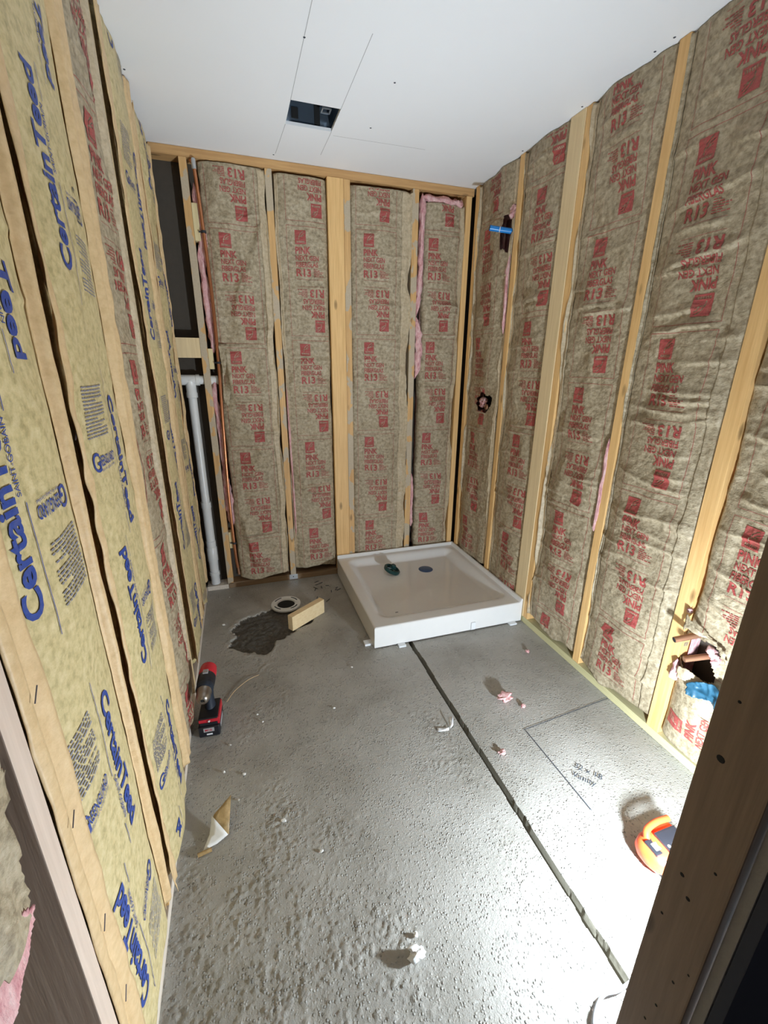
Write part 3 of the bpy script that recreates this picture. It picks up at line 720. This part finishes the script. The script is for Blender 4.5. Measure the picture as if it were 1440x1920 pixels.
r1 = Batt('R', -1.404, -1.016, .062, 2.437, 'large wrinkled red-lettered batt in the middle of the right wall', 34, -.010, .016, .010, .005, 30, .011, 'pink', .004,
          extra=[(-1.40, 1.28, -1.02, 1.27, .010, .007), (-1.40, 1.04, -1.02, .98, .012, .008), (-1.40, .86, -1.02, .79, .011, .008), (-1.38, 1.74, -1.02, 1.80, .014, .009),
                 (-1.38, 1.92, -1.02, 1.97, .012, .008), (-1.40, .62, -1.02, .55, .010, .007)],
          left=dict(wd=.0, ov=.014, lift=-.002, pleat=.004, wav=.004), right=dict(wd=.0, ov=.05, lift=-.002, pleat=.002, wav=.004), stamp_v=2.11, stamp_u=-1.215, bottom=.02, fmat=MT['kp'])
r0 = Batt('R', -.955, -.565, .058, 2.437, 'torn red-lettered batt with copper stubs poking out of its hole', 35, -.008, .018, .014, .006, 22, .011, 'pink', .008,
          holes=((-.890, .450, .072, .082),), extra=[(-.955, .80, -.60, .74, .014, .010), (-.95, .70, -.70, .58, .014, .012), (-.93, 1.05, -.6, 1.0, .012, .008)],
          stamp_v=.965, stamp_u=-.775, bottom=.01, vmin=.5, more=((-.935, .13),))
rm = Batt('R', -.515, -.335, .06, 2.437, 'narrow batt at the near end of the right wall behind the door post', 36, -.012, .012, .008, .004, 8, .006, 'pink', .006, bottom=.01)
r4.fluff([(-2.36, 2.24), (-2.352, 2.17)], [.05, .06], .018, seed=11, n0=-.012)
r4.fluff([(-2.352, 2.01), (-2.352, 1.8), (-2.350, 1.6)], [.034, .022, .010], .012, seed=12, n0=-.006)
r4.fluff([(-2.545, 1.24), (-2.54, 1.17)], [.07, .075], .018, seed=13, n0=-.026)
r2.fluff([(-1.456, 1.14), (-1.452, 1.0), (-1.452, .8), (-1.456, .72)], [.010, .016, .018, .010], .008, seed=14, n0=-.002)
r0.fluff([(-.862, .522), (-.832, .488), (-.818, .462)], [.022, .034, .022], .014, seed=15, n0=.012)
r0.fluff([(-.952, .400), (-.950, .345), (-.952, .310)], [.012, .020, .030], .012, seed=16, n0=.010)
r0.fluff([(-.960, .61), (-.958, .59)], [.014, .016], .008, seed=17, n0=.004)
torn_sheet([(-.95, .60), (-.86, .55), (-.80, .54), (-.78, .47), (-.83, .53), (-.88, .545), (-.93, .545), (-.955, .52)], 'R', .022, .012, 18, MT['kp'], r0.t, 'torn_paper_flap', 30)
torn_sheet([(-.94, .385), (-.90, .40), (-.84, .385), (-.80, .36), (-.82, .33), (-.88, .35), (-.93, .34)], 'R', .020, .010, 19, MT['fl_brown'], r0.t, 'torn_paper_flap', 26)

# ------------------------------------------------------------------ pipes
def pipe_thing(name, label, cat, path, r, mat, loc, seg=16): 
    o = put(name, tube(path, r, seg), MT[mat], None, True, loc); return tag(o, label, cat)
yp = YB+.035
t = thing('drain_pipe', 'white PVC drain pipe with a tee at its top, left of the back wall studs', 'pipe', (-.245, yp, .032))
put('pipe', tube([(-.245, yp, 1.32), (-.245, yp, .58)], .0245, 20), MT['pvc'], t, True)
put('coupling', lathe([(.0245, .60), (.030, .602), (.030, .565), (.0275, .560), (.0275, .34), (.030, .338), (.030, .30), (.0245, .297)], (-.245, yp, 0), seg=24), MT['pvc'], t, True)
put('coupling', lathe([(.0265, .30), (.0325, .292), (.0325, .20), (.0300, .196), (.0285, .12), (.0320, .118), (.0320, .096), (.0285, .09), (.0285, .033), (0, .033)], (-.245, yp, 0), seg=24), MT['pvc'], t, True)
put('tee_fitting', join(lathe([(.0245, 1.235), (.031, 1.238), (.031, 1.262), (.0285, 1.268), (.0285, 1.33), (.031, 1.335), (.0, 1.36)], (-.245, yp, 0), seg=24),
                        lathe([(0, -.30), (.0285, -.30), (.0285, -.215), (.031, -.213), (.031, -.195), (.0245, -.193), (.0245, -.095), (0, -.095)], (0, yp, 1.335), (1, 0, 0), 24)), MT['pvc'], t, True)
cx = -.098
t = thing('copper_pipe', 'long copper water pipe running down the back wall beside the left stud', 'pipe', (cx, YB-.012, .08))
pth = smooth_path([(-.112, YB+.005, 2.385), (-.098, YB-.012, 2.378), (-.096, YB-.014, 2.33), (-.086, YB-.014, 2.1), (-.077, YB-.014, 1.75), (-.080, YB-.014, 1.43), (-.094, YB-.014, 1.0), (-.103, YB-.014, .6), (-.100, YB-.014, .25), (-.094, YB-.014, .15)], 6)
put('pipe', tube(pth, .0085, 14), MT['copper'], t, True)
put('copper_cap', tube([(-.094, YB-.014, .16), (-.091, YB-.014, .10)], .0075, 12), MT['copper_dull'], t, True)
put('elbow', lathe([(.0105, 2.345), (.0115, 2.35), (.0115, 2.385), (.009, 2.392), (0, 2.393)], (-.098, YB-.012, 0), seg=14), MT['galv'], t, True)
for z, x in ((2.075, -.085), (1.43, -.080), (.325, -.100)):
    put('pipe_clip', join(lathe([(.0088, z-.006), (.0125, z-.006), (.0125, z+.006), (.0088, z+.006)], (x, YB-.014, 0), seg=14), box((x-.025, YB-.012, z-.003), (x-.008, YB-.006, z+.003))), MT['clip'], t)
g = 'small blocks carrying the copper pipe'
for (x0, x1, z0, z1, lab) in ((-.131, -.102, 2.035, 2.205, 'uppermost yellowish wood block beside the copper pipe'),
                              (-.131, -.105, 1.395, 1.505, 'middle yellowish wood block beside the copper pipe'),
                              (-.131, -.103, .285, .395, 'lowest yellowish wood block beside the copper pipe')):
    o = put('wood_block', box((x0, YB, z0), (x1, YB+.06, z1), .0015), MT['block'], None, False, ((x0+x1)/2, YB+.03, z0)); tag(o, lab, 'wood block', g)
o = put('blocking', box((-.297, YB+.002, 1.455), (-.169, YB+.038, 1.560), .0015), MT['stud_pale'], None, False, (-.23, YB+.02, 1.455)); tag(o, 'pale horizontal blocking above the white drain tee', 'wood block')
for i, (za, ya, lab) in enumerate(((.518, .905, 'upper copper stub poking out of the torn right wall batt'), (.468, .850, 'lower copper stub poking out of the torn right wall batt'))):
    t = thing('copper_stub', lab, 'pipe', (XR, ya, za), 'copper stubs at the vanity')
    tip = Vector((1.385, ya+.055+.0*i, za-.050)) if i == 0 else Vector((1.375, ya+.075, za-.068))
    A0 = Vector((XR+.07, ya-.012, za+.012)); tip = Vector((1.405, .938+.0, .505)) if i == 0 else Vector((1.400, .885, .462))
    A0 = Vector((1.535, .900-.035*i, .535-.035*i)) if i == 0 else Vector((1.535, .835, .490))
    put('pipe', tube([A0, tip], .0105, 16), MT['copper_dull'], t, True)
    d = (tip-A0).normalized()
    put('pipe_opening', tube([tip-d*.002, tip+d*.0006], .0088, 14), MT['hole'] if i == 0 else MT['copper_dull'], t)
t = thing('metal_ring', 'small metal ring inside the lower cut-out near the corner', 'pipe fitting', (XR-.0, 2.45, 1.19))  # plain metal ring set in the lower cut-out
put('ring', lathe([(.010, 0), (.016, 0), (.017, .010), (.010, .010), (.010, 0)], (XR-.004, 2.44, 1.185), (-1, .2, 0), 20), MT['copper_dull'], t, True)
t = thing('blue_pipe_stub', 'short blue plastic pipe stub sticking out of the right wall near the corner', 'pipe', (XR, 2.36, 2.13))
put('pipe', tube([(XR+.03, 2.352, 2.112), (1.372, 2.392, 2.128)], .0135, 20), MT['bluep'], t, True)
put('pipe_opening', tube([(1.374, 2.391, 2.1278), (1.3705, 2.3925, 2.1282)], .0105, 16), MT['hole'], t)
put('collar', tube([(1.424, 2.371, 2.12), (1.421, 2.3725, 2.1205)], .0142, 20), MT['white'], t, True)
t = thing('crumpled_rag', 'small crumpled blue rag hanging at the hole of the torn batt', 'rag', (1.43, .80, .36))
torn_sheet([(-.885, .355), (-.835, .40), (-.80, .415), (-.75, .42), (-.72, .37), (-.76, .335), (-.80, .34), (-.84, .32), (-.875, .315)], 'R', .045, .022, 8, MT['rag'], t, 'cloth', 44)

# vent housing in the ceiling
t = thing('vent_housing', 'open galvanised exhaust fan housing in the ceiling hole', 'vent', ((hx0+hx1)/2, (hy0+hy1)/2, H+.02))
e = .012
a0, a1, c0, c1 = hx0-e, hx1+e, hy0-e, hy1+e; zt = H+.17
put('box', join(box((a0, c0, H+.014), (a0+.002, c1, zt)), box((a1-.002, c0, H+.014), (a1, c1, zt)), box((a0, c0, H+.014), (a1, c0+.002, zt)), box((a0, c1-.002, H+.014), (a1, c1, zt)), box((a0, c0, zt), (a1, c1, zt+.002))), plain('housing_steel', (.30, .37, .45), .25, .85), t)
put('bracket', join(box((hx1-.05, hy1-.07, H+.05), (hx1-.015, hy1-.066, H+.055)), box((hx1-.05, hy1-.03, H+.05), (hx1-.015, hy1-.026, H+.055)), box((hx1-.053, hy1-.07, H+.05), (hx1-.048, hy1-.026, H+.055)), box((hx1-.017, hy1-.07, H+.05), (hx1-.012, hy1-.026, H+.055))), MT['galv'], t)
put('duct_collar', lathe([(.045, 0), (.05, 0), (.05, .02), (.045, .02), (.045, 0)], (hx0+.012, (hy0+hy1)/2, H+.10), (1, 0, 0), 24), MT['galv'], t, True)
put('wiring', tube(smooth_path([(hx0+.03, hy0+.03, zt-.002), (hx0+.05, hy0+.06, H+.09), (hx0+.065, hy0+.09, H+.06), (hx0+.07, hy0+.13, H+.08)], 6), .004, 8), MT['black'], t, True)
put('knockout', box((hx0+.03, hy1+.006, H+.03), (hx0+.06, hy1+.010, H+.07)), MT['hole'], t)
put('knockout', box((hx1-.075, hy1+.006, H+.02), (hx1-.05, hy1+.010, H+.10)), MT['hole'], t)

# ------------------------------------------------------------------ shower pan
px0, px1, py0, py1, PH = .572, 1.472, 1.868, 2.782, .128
t = thing('shower_pan', 'square white shower pan on the floor in the far right corner', 'shower pan', ((px0+px1)/2, (py0+py1)/2, 0))
nx, ny = 150, 150
xs = np.concatenate([[px0, px0+.0015, px0+.004, px0+.008], np.linspace(px0+.014, px1-.014, nx), [px1-.010, px1-.008, px1-.006, px1]])
ys = np.concatenate([[py0, py0+.0015, py0+.004, py0+.008], np.linspace(py0+.014, py1-.014, ny), [py1-.010, py1-.008, py1-.006, py1]])
Yg, Xg = [a.ravel() for a in np.meshgrid(ys, xs, indexing='ij')]
def sdf_round(x, y, cx_, cy_, hx_, hy_, r):
    qx = np.abs(x-cx_)-hx_+r; qy = np.abs(y-cy_)-hy_+r
    return np.hypot(np.maximum(qx, 0), np.maximum(qy, 0))+np.minimum(np.maximum(qx, qy), 0)-r
cxp, cyp = (px0+.045+px1-.04)/2, (py0+.065+py1-.045)/2
d = sdf_round(Xg, Yg, cxp, cyp, (px1-.04-px0-.045)/2, (py1-.045-py0-.065)/2, .08)
k = np.clip(-d/.075, 0, 1); k = k*k*(3-2*k)
dr = np.hypot(Xg-1.14, Yg-2.515)
Zg = PH - .010*np.clip((Xg-px0)/.09, 0, 1)*0 - k*(.034+.012*np.clip(1-dr/.5, 0, 1))
edge = np.minimum(Xg-px0, Yg-py0); Zg = Zg - .004*(1-np.clip(edge/.006, 0, 1))**2
lip = np.maximum(np.clip((Xg-(px1-.016))/.006, 0, 1), np.clip((Yg-(py1-.016))/.006, 0, 1)); Zg = Zg + .020*lip
Pn = np.stack([Xg, Yg, Zg], 1); nX, nY = len(xs), len(ys); F1 = grid_faces(nX, nY)
loop = np.array(list(range(nX)) + [i*nX+nX-1 for i in range(1, nY)] + [(nY-1)*nX+i for i in range(nX-2, -1, -1)] + [i*nX for i in range(nY-2, 0, -1)])
sk = Pn[loop].copy(); sk[:, 2] = .006; n0 = len(Pn); kx = np.arange(len(loop)); k2 = (kx+1) % len(loop)
F2 = np.stack([loop[kx], n0+kx, n0+k2, loop[k2]], 1)
o = obj('basin', np.vstack([Pn, sk]), np.vstack([F1, F2]), MT['acrylic'], t, True)
md = o.modifiers.new('e', 'EDGE_SPLIT'); md.split_angle = math.radians(40)
zd = PH-.034-.012+.0008
put('drain_cover', lathe([(0, zd+.002), (.048, zd+.002), (.0495, zd+.001), (.050, zd-.003)], (1.14, 2.515, 0), seg=40), MT['drain'], t, True)
for i, (x, y) in enumerate(((.68, py1-.005), (1.0, py1-.005), (px1-.005, 2.42))):
    if i < 2: put('screw_hole', lathe([(0, 0), (.0035, 0)], (x, y-.0055, PH+.012), (0, -1, 0), 10), MT['hole'], t)
    else: put('screw_hole', lathe([(0, 0), (.0035, 0)], (x-.0055, y, PH+.012), (-1, 0, 0), 10), MT['hole'], t)
for (lo, hi, lab) in (((.700, 1.838, .0), (.740, 1.880, .010), 'white plastic shim under the front left of the shower pan'),
                      ((.530, 1.905, .0), (.580, 1.945, .012), 'white plastic shim at the front left corner of the pan'),
                      ((1.385, 1.842, .0), (1.43, 1.876, .010), 'white plastic shim under the front right of the shower pan')):
    o = put('shim', box(lo, hi, .002), MT['white'], None, False, lo); tag(o, lab, 'shim', 'plastic shims under the pan')
t = thing('tape_tag', 'small white tape tag stuck to the front of the shower pan', 'tape', (1.15, 1.866, .02))
put('tape', box((1.140, 1.860, .010), (1.166, 1.8675, .055), .001), MT['white'], t)

# dark green drain fitting in the pan
gz = PH-.043
t = thing('drain_fitting', 'dark green plastic ring fitting lying in the shower pan', 'fitting', (.90, 2.50, gz))
Mx = Matrix.Translation((.895, 2.525, gz+.028)) @ Matrix.Rotation(.42, 4, Vector((.3, 1, 0)))
ring = lathe([(.044, -.012), (.055, -.012), (.057, -.006), (.057, .006), (.050, .012), (.044, .010), (.042, 0), (.044, -.012)], (0, 0, 0), seg=32)
put('ring', xf(ring, Mx), MT['greenp'], t, True)
for kx in range(5):
    a = kx*2*PI/5+.4
    put('spoke', xf(tube([(0, 0, .004), (.048*math.cos(a), .048*math.sin(a), 0)], .0055, 8), Mx), MT['greenp'], t, True)
put('knob', xf(lathe([(0, .034), (.014, .033), (.020, .026), (.020, .016), (.012, .006), (.012, -.01), (0, -.01)], (0, 0, 0), seg=20), Mx @ Matrix.Translation((.004, .008, 0))), MT['greenp'], t, True)
o = put('wood_chip', box((.745, 2.03, PH-.036), (.762, 2.036, PH-.033), .001, 1, None), MT['marker'], None, False, (.75, 2.03, PH-.036)); tag(o, 'tiny dark wood chip inside the shower pan', 'wood chip')

# ------------------------------------------------------------------ closet flange, offcut
fx, fy = .175, 2.462
t = thing('toilet_flange', 'round white toilet flange set in the floor beside the dark mortar patch', 'flange', (fx, fy, 0))
put('flange_ring', lathe([(.054, .004), (.056, .012), (.058, .013), (.088, .013), (.091, .010), (.091, .001)], (fx, fy, 0), seg=40), MT['pvc'], t, True)
put('pipe_wall', lathe([(.056, .012), (.050, -.004), (.050, .0015)], (fx, fy, .0), seg=40), MT['pvc'], t, True)
put('opening', lathe([(0, .0035), (.0535, .0035), (.0545, .006)], (fx, fy, 0), seg=40), MT['hole'], t, True)
P = []
for k in range(4):
    a0_ = k*PI/2+.3; pts = []
    for q in range(9):
        a = a0_+q*.09; pts.append((fx+.073*math.cos(a), fy+.073*math.sin(a), .0128))
    put('bolt_slot', tube(pts, .0035, 6), MT['marker'], t)
Mx = Matrix.Translation((.282, 2.235, .0)) @ Matrix.Rotation(math.atan2(.142, .205), 4, 'Z')
o = put('wood_offcut', xf(box((-.125, -.004, .002), (.125, .034, .091), .0015), Mx), MT['blockx'], None, False, (.282, 2.235, 0)); tag(o, 'short bright pine offcut standing on edge beside the toilet flange', 'wood block')
# nail plates at the foot of studs
t = thing('nail_plate', 'shiny metal plate nailed to the back floor plate under the thin stud', 'metal plate', (.262, YB-.003, .005))
put('plate', box((.235, YB-.0035, .004), (.292, YB-.001, .040), .0006), MT['galv'], t)
put('nail_head', lathe([(0, .001), (.004, .001), (.004, 0)], (.262, YB-.0035, .024), (0, -1, 0), 10), MT['clip'], t)

# ------------------------------------------------------------------ cordless drill
dx, dy = -.222, 1.585
t = thing('cordless_drill', 'red and black cordless drill standing on its battery against the left wall', 'drill', (dx, dy, 0))
T = Matrix.Translation((dx, dy, 0)) @ Matrix.Rotation(math.radians(-4), 4, 'Z')
def dp(name, data, mat, smooth=True, parent=None): return put(name, xf(data, T), MT[mat], parent or t, smooth)
bat = dp('battery', join(box((-.040, -.068, .003), (.040, .062, .052), .009, 3), box((-.034, -.060, .05), (.034, .05, .066), .006, 2)), 'black', False)
dp('battery_label', box((-.020, -.0695, .030), (.020, -.067, .048), .0005), 'grey', False, bat)
lb = place2(text('M18', .011, 1.0, .006), -.014, .034)
put('battery_lettering', xf(([(x, -.0699, y) for x, y in lb[0]], lb[1]), T), MT['red'], bat)
bl = dp('badge', box((-.010, -.069, .014), (.012, -.0675, .021), .0006), 'white', False, bat)
dp('battery_stripe', box((.0395, -.035, .016), (.0412, .03, .036), .0005), 'grey', False, bat)
dp('foot', join(box((-.038, -.056, .064), (.038, .058, .084), .008, 3)), 'black', False)
dp('foot_trim', join(box((-.036, -.0585, .066), (.036, -.050, .080), .003, 2), box((.033, -.055, .050), (.0415, .05, .082), .003, 2)), 'red', False)
V = []
Fc = []; seg = 20
for (z, yc, rx, ry) in ((.080, .020, .022, .030), (.095, .020, .019, .026), (.130, .026, .017, .024), (.165, .030, .019, .028), (.190, .030, .022, .034)):
    for k in range(seg):
        a = 2*PI*k/seg; V.append((rx*math.cos(a), yc+ry*math.sin(a), z))
for i in range(4):
    for k in range(seg): Fc.append([i*seg+k, i*seg+(k+1) % seg, (i+1)*seg+(k+1) % seg, (i+1)*seg+k])
dp('handle', (V, Fc), 'rubber')
dp('trigger', box((-.007, -.016, .140), (.007, .0, .172), .004), 'red', False)
zc = .212
dp('motor_housing', lathe([(0, .098), (.024, .097), (.032, .090), (.034, .07), (.034, .03), (.032, .025)], (0, 0, zc), (0, 1, 0), 28), 'red')
dp('rear_cap', lathe([(0, .1015), (.018, .100), (.024, .0965)], (0, 0, zc), (0, 1, 0), 28), 'black')
dp('gearbox', lathe([(.033, .034), (.0345, .03), (.034, -.01), (.031, -.02), (.030, -.028), (.0, -.028)], (0, 0, zc), (0, 1, 0), 28), 'black')
dp('speed_switch', box((-.010, .012, zc+.032), (.010, .034, zc+.039), .002), 'grey', False)
dp('clutch_ring', lathe([(.0315, -.022), (.0325, -.026), (.0325, -.045), (.030, -.050), (.0, -.050)], (0, 0, zc), (0, 1, 0), 28), 'rubber')
dp('chuck', lathe([(.028, -.048), (.0285, -.052), (.0285, -.054), (.027, -.056), (.0265, -.082), (.022, -.098), (.014, -.106), (.009, -.107), (.007, -.103), (.0, -.100)], (0, 0, zc), (0, 1, 0), 28), 'steel')
dp('chuck_opening', lathe([(0, -.1035), (.0065, -.1035)], (0, 0, zc), (0, 1, 0), 12), 'hole')
dp('work_led', lathe([(0, 0), (.004, 0), (.004, .003), (0, .003)], (.004, -.061, .075), (0, -1, 0), 12), 'white')
o = put('thin_wire', tube(smooth_path([(-.165, 1.70, .003), (-.13, 1.76, .004), (-.07, 1.815, .006), (-.02, 1.84, .003)], 6), .0012, 6), MT['fl'], None, True, (-.165, 1.70, .003)); tag(o, 'thin straw-coloured string lying on the floor beside the drill', 'string')

# ------------------------------------------------------------------ work lamp (its light set apart from the head, above an added rod)
t = thing('work_light', 'orange and black work lamp glowing on the floor behind the dark door post', 'lamp', (1.12, .58, 0))
def loft(rings, mat, name, smooth=True, caps=True):
    V, Fc = [], []; n = len(rings[0])
    for r in rings: V += r
    for i in range(len(rings)-1):
        for k in range(n): Fc.append([i*n+k, i*n+(k+1) % n, (i+1)*n+(k+1) % n, (i+1)*n+k])
    if caps: Fc += [list(range(n))[::-1], [(len(rings)-1)*n+k for k in range(n)]]
    return put(name, (V, Fc), MT[mat], t, smooth)
def oval(cx_, cy_, cz_, rx, rz, n=24, p=2.6, tilt=0):
    out = []
    for k in range(n):
        a = 2*PI*k/n; c_, s_ = math.cos(a), math.sin(a)
        x = rx*math.copysign(abs(c_)**(2/p), c_); z = rz*math.copysign(abs(s_)**(2/p), s_)
        out.append((cx_+x, cy_+z*math.sin(tilt), cz_+z*math.cos(tilt)))
    return out
def ring_x(x, cy_, cz_, ry, rz, n=28, p=2.5):
    out = []
    for k in range(n):
        a = 2*PI*k/n; c_, s_ = math.cos(a), math.sin(a)
        out.append((x, cy_+ry*math.copysign(abs(c_)**(2/p), c_), cz_+rz*math.copysign(abs(s_)**(2/p), s_)))
    return out
loft([ring_x(1.030, .615, .045, .006, .006), ring_x(1.033, .615, .046, .028, .022), ring_x(1.045, .614, .048, .046, .037), ring_x(1.068, .612, .050, .058, .045),
      ring_x(1.110, .610, .052, .063, .049), ring_x(1.165, .610, .052, .064, .050)], 'orange', 'head_shell')
loft([ring_x(1.165, .610, .052, .058, .044), ring_x(1.173, .610, .052, .056, .042)], 'white', 'lens', False)
put('side_panel', box((1.046, .590, .078), (1.082, .635, .094), .004, 2), MT['black'], t)
put('badge', box((1.055, .600, .094), (1.075, .622, .0955), .001, 1), MT['grey'], t)
put('grip', box((1.085, .575, .094), (1.165, .640, .108), .006, 2), MT['black'], t)
put('handle', tube(smooth_path([(1.062, .640, .088), (1.078, .655, .103), (1.12, .662, .108), (1.17, .662, .104)], 6), .010, 12), MT['orange'], t, True)
put('foot', box((1.06, .57, .0), (1.17, .65, .010), .003, 2), MT['black'], t)
for k in range(4): put('screw', lathe([(0, .0015), (.004, .001), (.005, 0)], (1.095+.018*k, .595, .108), seg=12), MT['galv'], t, True)
put('added_stem', join(tube([(.995, .408, .008), (.995, .408, .222)], .004, 10), box((.975, .388, .0), (1.015, .428, .008), .002, 1)), MT['black'], t, False)  # unseen rod and foot added under the shifted point light
for ch in t.children:
    if not ch.name.startswith('added_stem'): ch.scale = (1, 1, .78)
ld = bpy.data.lights.new('work_light_lamp', 'POINT'); ld.energy = LAMP_W; ld.shadow_soft_size = .028; ld.color = (.78, .90, 1.0)
lo_ = bpy.data.objects.new('work_light_lamp', ld); COL.objects.link(lo_); lo_.parent = t
lo_.location = Vector(LAMP_POS) - Vector(t.location)
la = bpy.data.lights.new('ceiling_fill_light', 'AREA'); la.shape = 'DISK'; la.size = .09; la.spread = 1.2; la.energy = CEILING_FILL_W; la.color = (.78, .90, 1.0)  # extra fill beam, added to lift the far ceiling
lp_ = bpy.data.objects.new('ceiling_fill_light', la); COL.objects.link(lp_); lp_.parent = t
lp_.location = Vector(LAMP_POS) + Vector((0, 0, .035)) - Vector(t.location)
lp_.rotation_euler = (-Vector(CEILING_FILL_DIR)).to_track_quat('Z', 'Y').to_euler()
o = put('power_cable', tube(smooth_path([(.80, .42, .006), (.742, .415, .007), (.70, .418, .012), (.665, .405, .012), (.64, .385, .008), (.625, .35, .006), (.60, .28, .006)], 8), .0042, 10), MT['cable'], None, True, (.7, .41, .006)); tag(o, 'grey power cable curving out at the foot of the dark door post', 'cable')

# ------------------------------------------------------------------ floor litter
def scrap(pts, mat, name, parent=None, loc=None, thick=.0008):
    bm = bmesh.new(); vs = [bm.verts.new(p) for p in pts[0]]
    for f in pts[1]: bm.faces.new([vs[i] for i in f])
    bmesh.ops.subdivide_edges(bm, edges=bm.edges[:], cuts=2, use_grid_fill=True)
    d_ = bm_data(bm); o = put(name, d_, MT[mat], parent, True, loc)
    md = o.modifiers.new('t', 'SOLIDIFY'); md.thickness = thick; return o
t = thing('paper_scrap', 'folded brown and white paper scrap lying on the floor by the left wall', 'paper', (-.20, 1.10, 0))
scrap(([(-.205, 1.105, .012), (-.150, 1.085, .010), (-.140, 1.185, .055), (-.195, 1.145, .035)], [[0, 1, 2], [0, 2, 3]]), 'paper_brown', 'brown_side', t)
scrap(([(-.208, 1.100, .012), (-.226, 1.060, .004), (-.185, 1.070, .004), (-.152, 1.083, .012), (-.20, 1.14, .040)], [[0, 1, 2], [0, 2, 3], [0, 3, 4]]), 'paper_white', 'white_side', t)
put('curled_end', tube([(-.240, 1.048, .007), (-.20, 1.055, .007)], .006, 12, False), MT['paper_brown'], t, True)
def fluffball(x, y, r, label, seed, mat='pink', flat=.6, n=3, name='pink_wool_tuft', cat='insulation', group='wool tufts on the floor'):
    bm = bmesh.new(); bmesh.ops.create_icosphere(bm, subdivisions=n, radius=1)
    for v in bm.verts:
        c_ = v.co; q = .55+.9*vn(np.array([c_.x*2.2+5+seed]), np.array([c_.y*2.2+c_.z*1.7+9]), seed)[0]+.4*(vn(np.array([c_.x*6+20]), np.array([c_.y*6+c_.z*5+20]), seed+1)[0]-.5)
        v.co = Vector((c_.x*r*q*(1.5 if seed % 2 else 1), c_.y*r*q, c_.z*r*q*flat))
    lo = min(v.co.z for v in bm.verts)
    for v in bm.verts: v.co += Vector((x, y, -lo+.001))
    o = put(name, bm_data(bm), MT[mat], None, True, (x, y, 0)); return tag(o, label, cat, group)
fluffball(1.02, 1.335, .024, 'largest pink wool tuft on the smooth floor right of the groove', 1)
fluffball(1.075, 1.275, .010, 'small pink wool tuft just right of the largest one on the floor', 2)
fluffball(.852, 1.090, .011, 'pink wool tuft beside the middle of the floor groove', 3)
fluffball(1.33, 1.60, .010, 'pale wool crumb on the floor in front of the shower pan', 4)
fluffball(.305, .625, .016, 'pale crumb of debris on the rough floor nearest the camera', 5, 'paper_white', .8, 3, 'debris_crumb', 'debris', None)
fluffball(.320, .665, .006, 'tiny crumb beside the pale debris on the near floor', 6, 'paper_white', .8, 2, 'debris_crumb', 'debris', None)
t = thing('plastic_scrap', 'torn white plastic label lying across the floor groove', 'scrap', (.70, 1.28, 0))
scrap(([(.66, 1.262, .004), (.705, 1.255, .004), (.712, 1.268, .006), (.69, 1.275, .003), (.663, 1.283, .005)], [[0, 1, 2], [0, 2, 3], [0, 3, 4]]), 'white', 'plastic', t)
scrap(([(.715, 1.262, .004), (.73, 1.268, .012), (.745, 1.30, .022), (.727, 1.315, .012)], [[0, 1, 2], [0, 2, 3]]), 'white', 'plastic', t)
rnd = random.Random(8)
for k in range(14):
    x, y = rnd.uniform(.37, .54), rnd.uniform(2.40, 2.72); a = rnd.uniform(0, PI); l = rnd.uniform(.008, .02)
    o = put('bark_chip', xf(box((-l, -.0022, 0), (l, .0022, .0025), .0008, 1), Matrix.Translation((x, y, .002)) @ Matrix.Rotation(a, 4, 'Z')), MT['marker'], None, False, (x, y, .002))
    tag(o, 'tiny dark wood chip among the scattered ones on the floor left of the shower pan', 'wood chip', 'dark wood chips left of the pan')
for k, (x, y, lab) in enumerate([(-.16, 2.66, 'white plaster curl near the foot of the white drain pipe'), (-.15, 1.45, 'white plaster crumb just in front of the drill battery'), (-.10, 1.30, 'white plaster crumb midway between the drill and the paper scrap'),
 (-.04, 1.58, 'white plaster crumb right of the drill, the farther of two close together'), (-.02, 1.53, 'white plaster crumb right of the drill, the nearer of two close together'),
 (.02, 1.08, 'white plaster crumb to the right of the folded paper scrap'), (-.12, 1.20, 'white plaster crumb just beyond the tip of the folded paper scrap'), (.12, .95, 'lone white plaster crumb on the near left rough floor'),
 (.42, 1.76, 'white plaster crumb in front of the pan\'s front left corner'), (.28, 1.52, 'white plaster crumb alone in the middle of the far floor'), (-.17, 1.33, 'white plaster crumb by the left wall before the drill'), (-.19, 2.34, 'white plaster crumb between left wall and dark mortar patch')]):
    fluffball(x, y, .0042+.001*(k % 3), lab, 20+k, 'paper_white', .7, 1, 'plaster_crumb', 'debris', 'white plaster crumbs on the floor')
# layout lines and the pencilled note on the floor
def floor_line(name, pts, mat, label, wd=.0016, cat='mark'):
    P = []
    for (a, b_) in zip(pts[:-1], pts[1:]):
        A, B = Vector((*a, .0022)), Vector((*b_, .0022)); d = (B-A).normalized(); n = Vector((-d.y, d.x, 0))*wd
        P.append(([tuple(A-n), tuple(B-n), tuple(B+n), tuple(A+n)], [[0, 1, 2, 3]]))
    return P
P = floor_line('', [(1.0, 1.165), (1.475, 1.205)], 'm', '') + floor_line('', [(1.008, 1.16), (1.015, .80)], 'm', '')
o = put('layout_line', join(*P), MT['marker'], None, False, (1.0, 1.16, .002)); tag(o, 'dark right-angled layout line drawn on the smooth floor', 'drawn line')
tx = join2(place2(text('32 x 18', .026, .9), 0, 0), place2(text('Vanity', .026, .9), .0, -.042))
Mx = Matrix.Translation((1.075, .955, .0042)) @ Matrix.Rotation(math.radians(-52), 4, 'Z')
o = put('handwritten_note', xf(([(x, y, 0) for x, y in tx[0]], tx[1]), Mx), MT['marker'], None, False, (1.08, .93, .002)); tag(o, 'small handwritten note on the floor between the layout line and the lamp', 'writing')
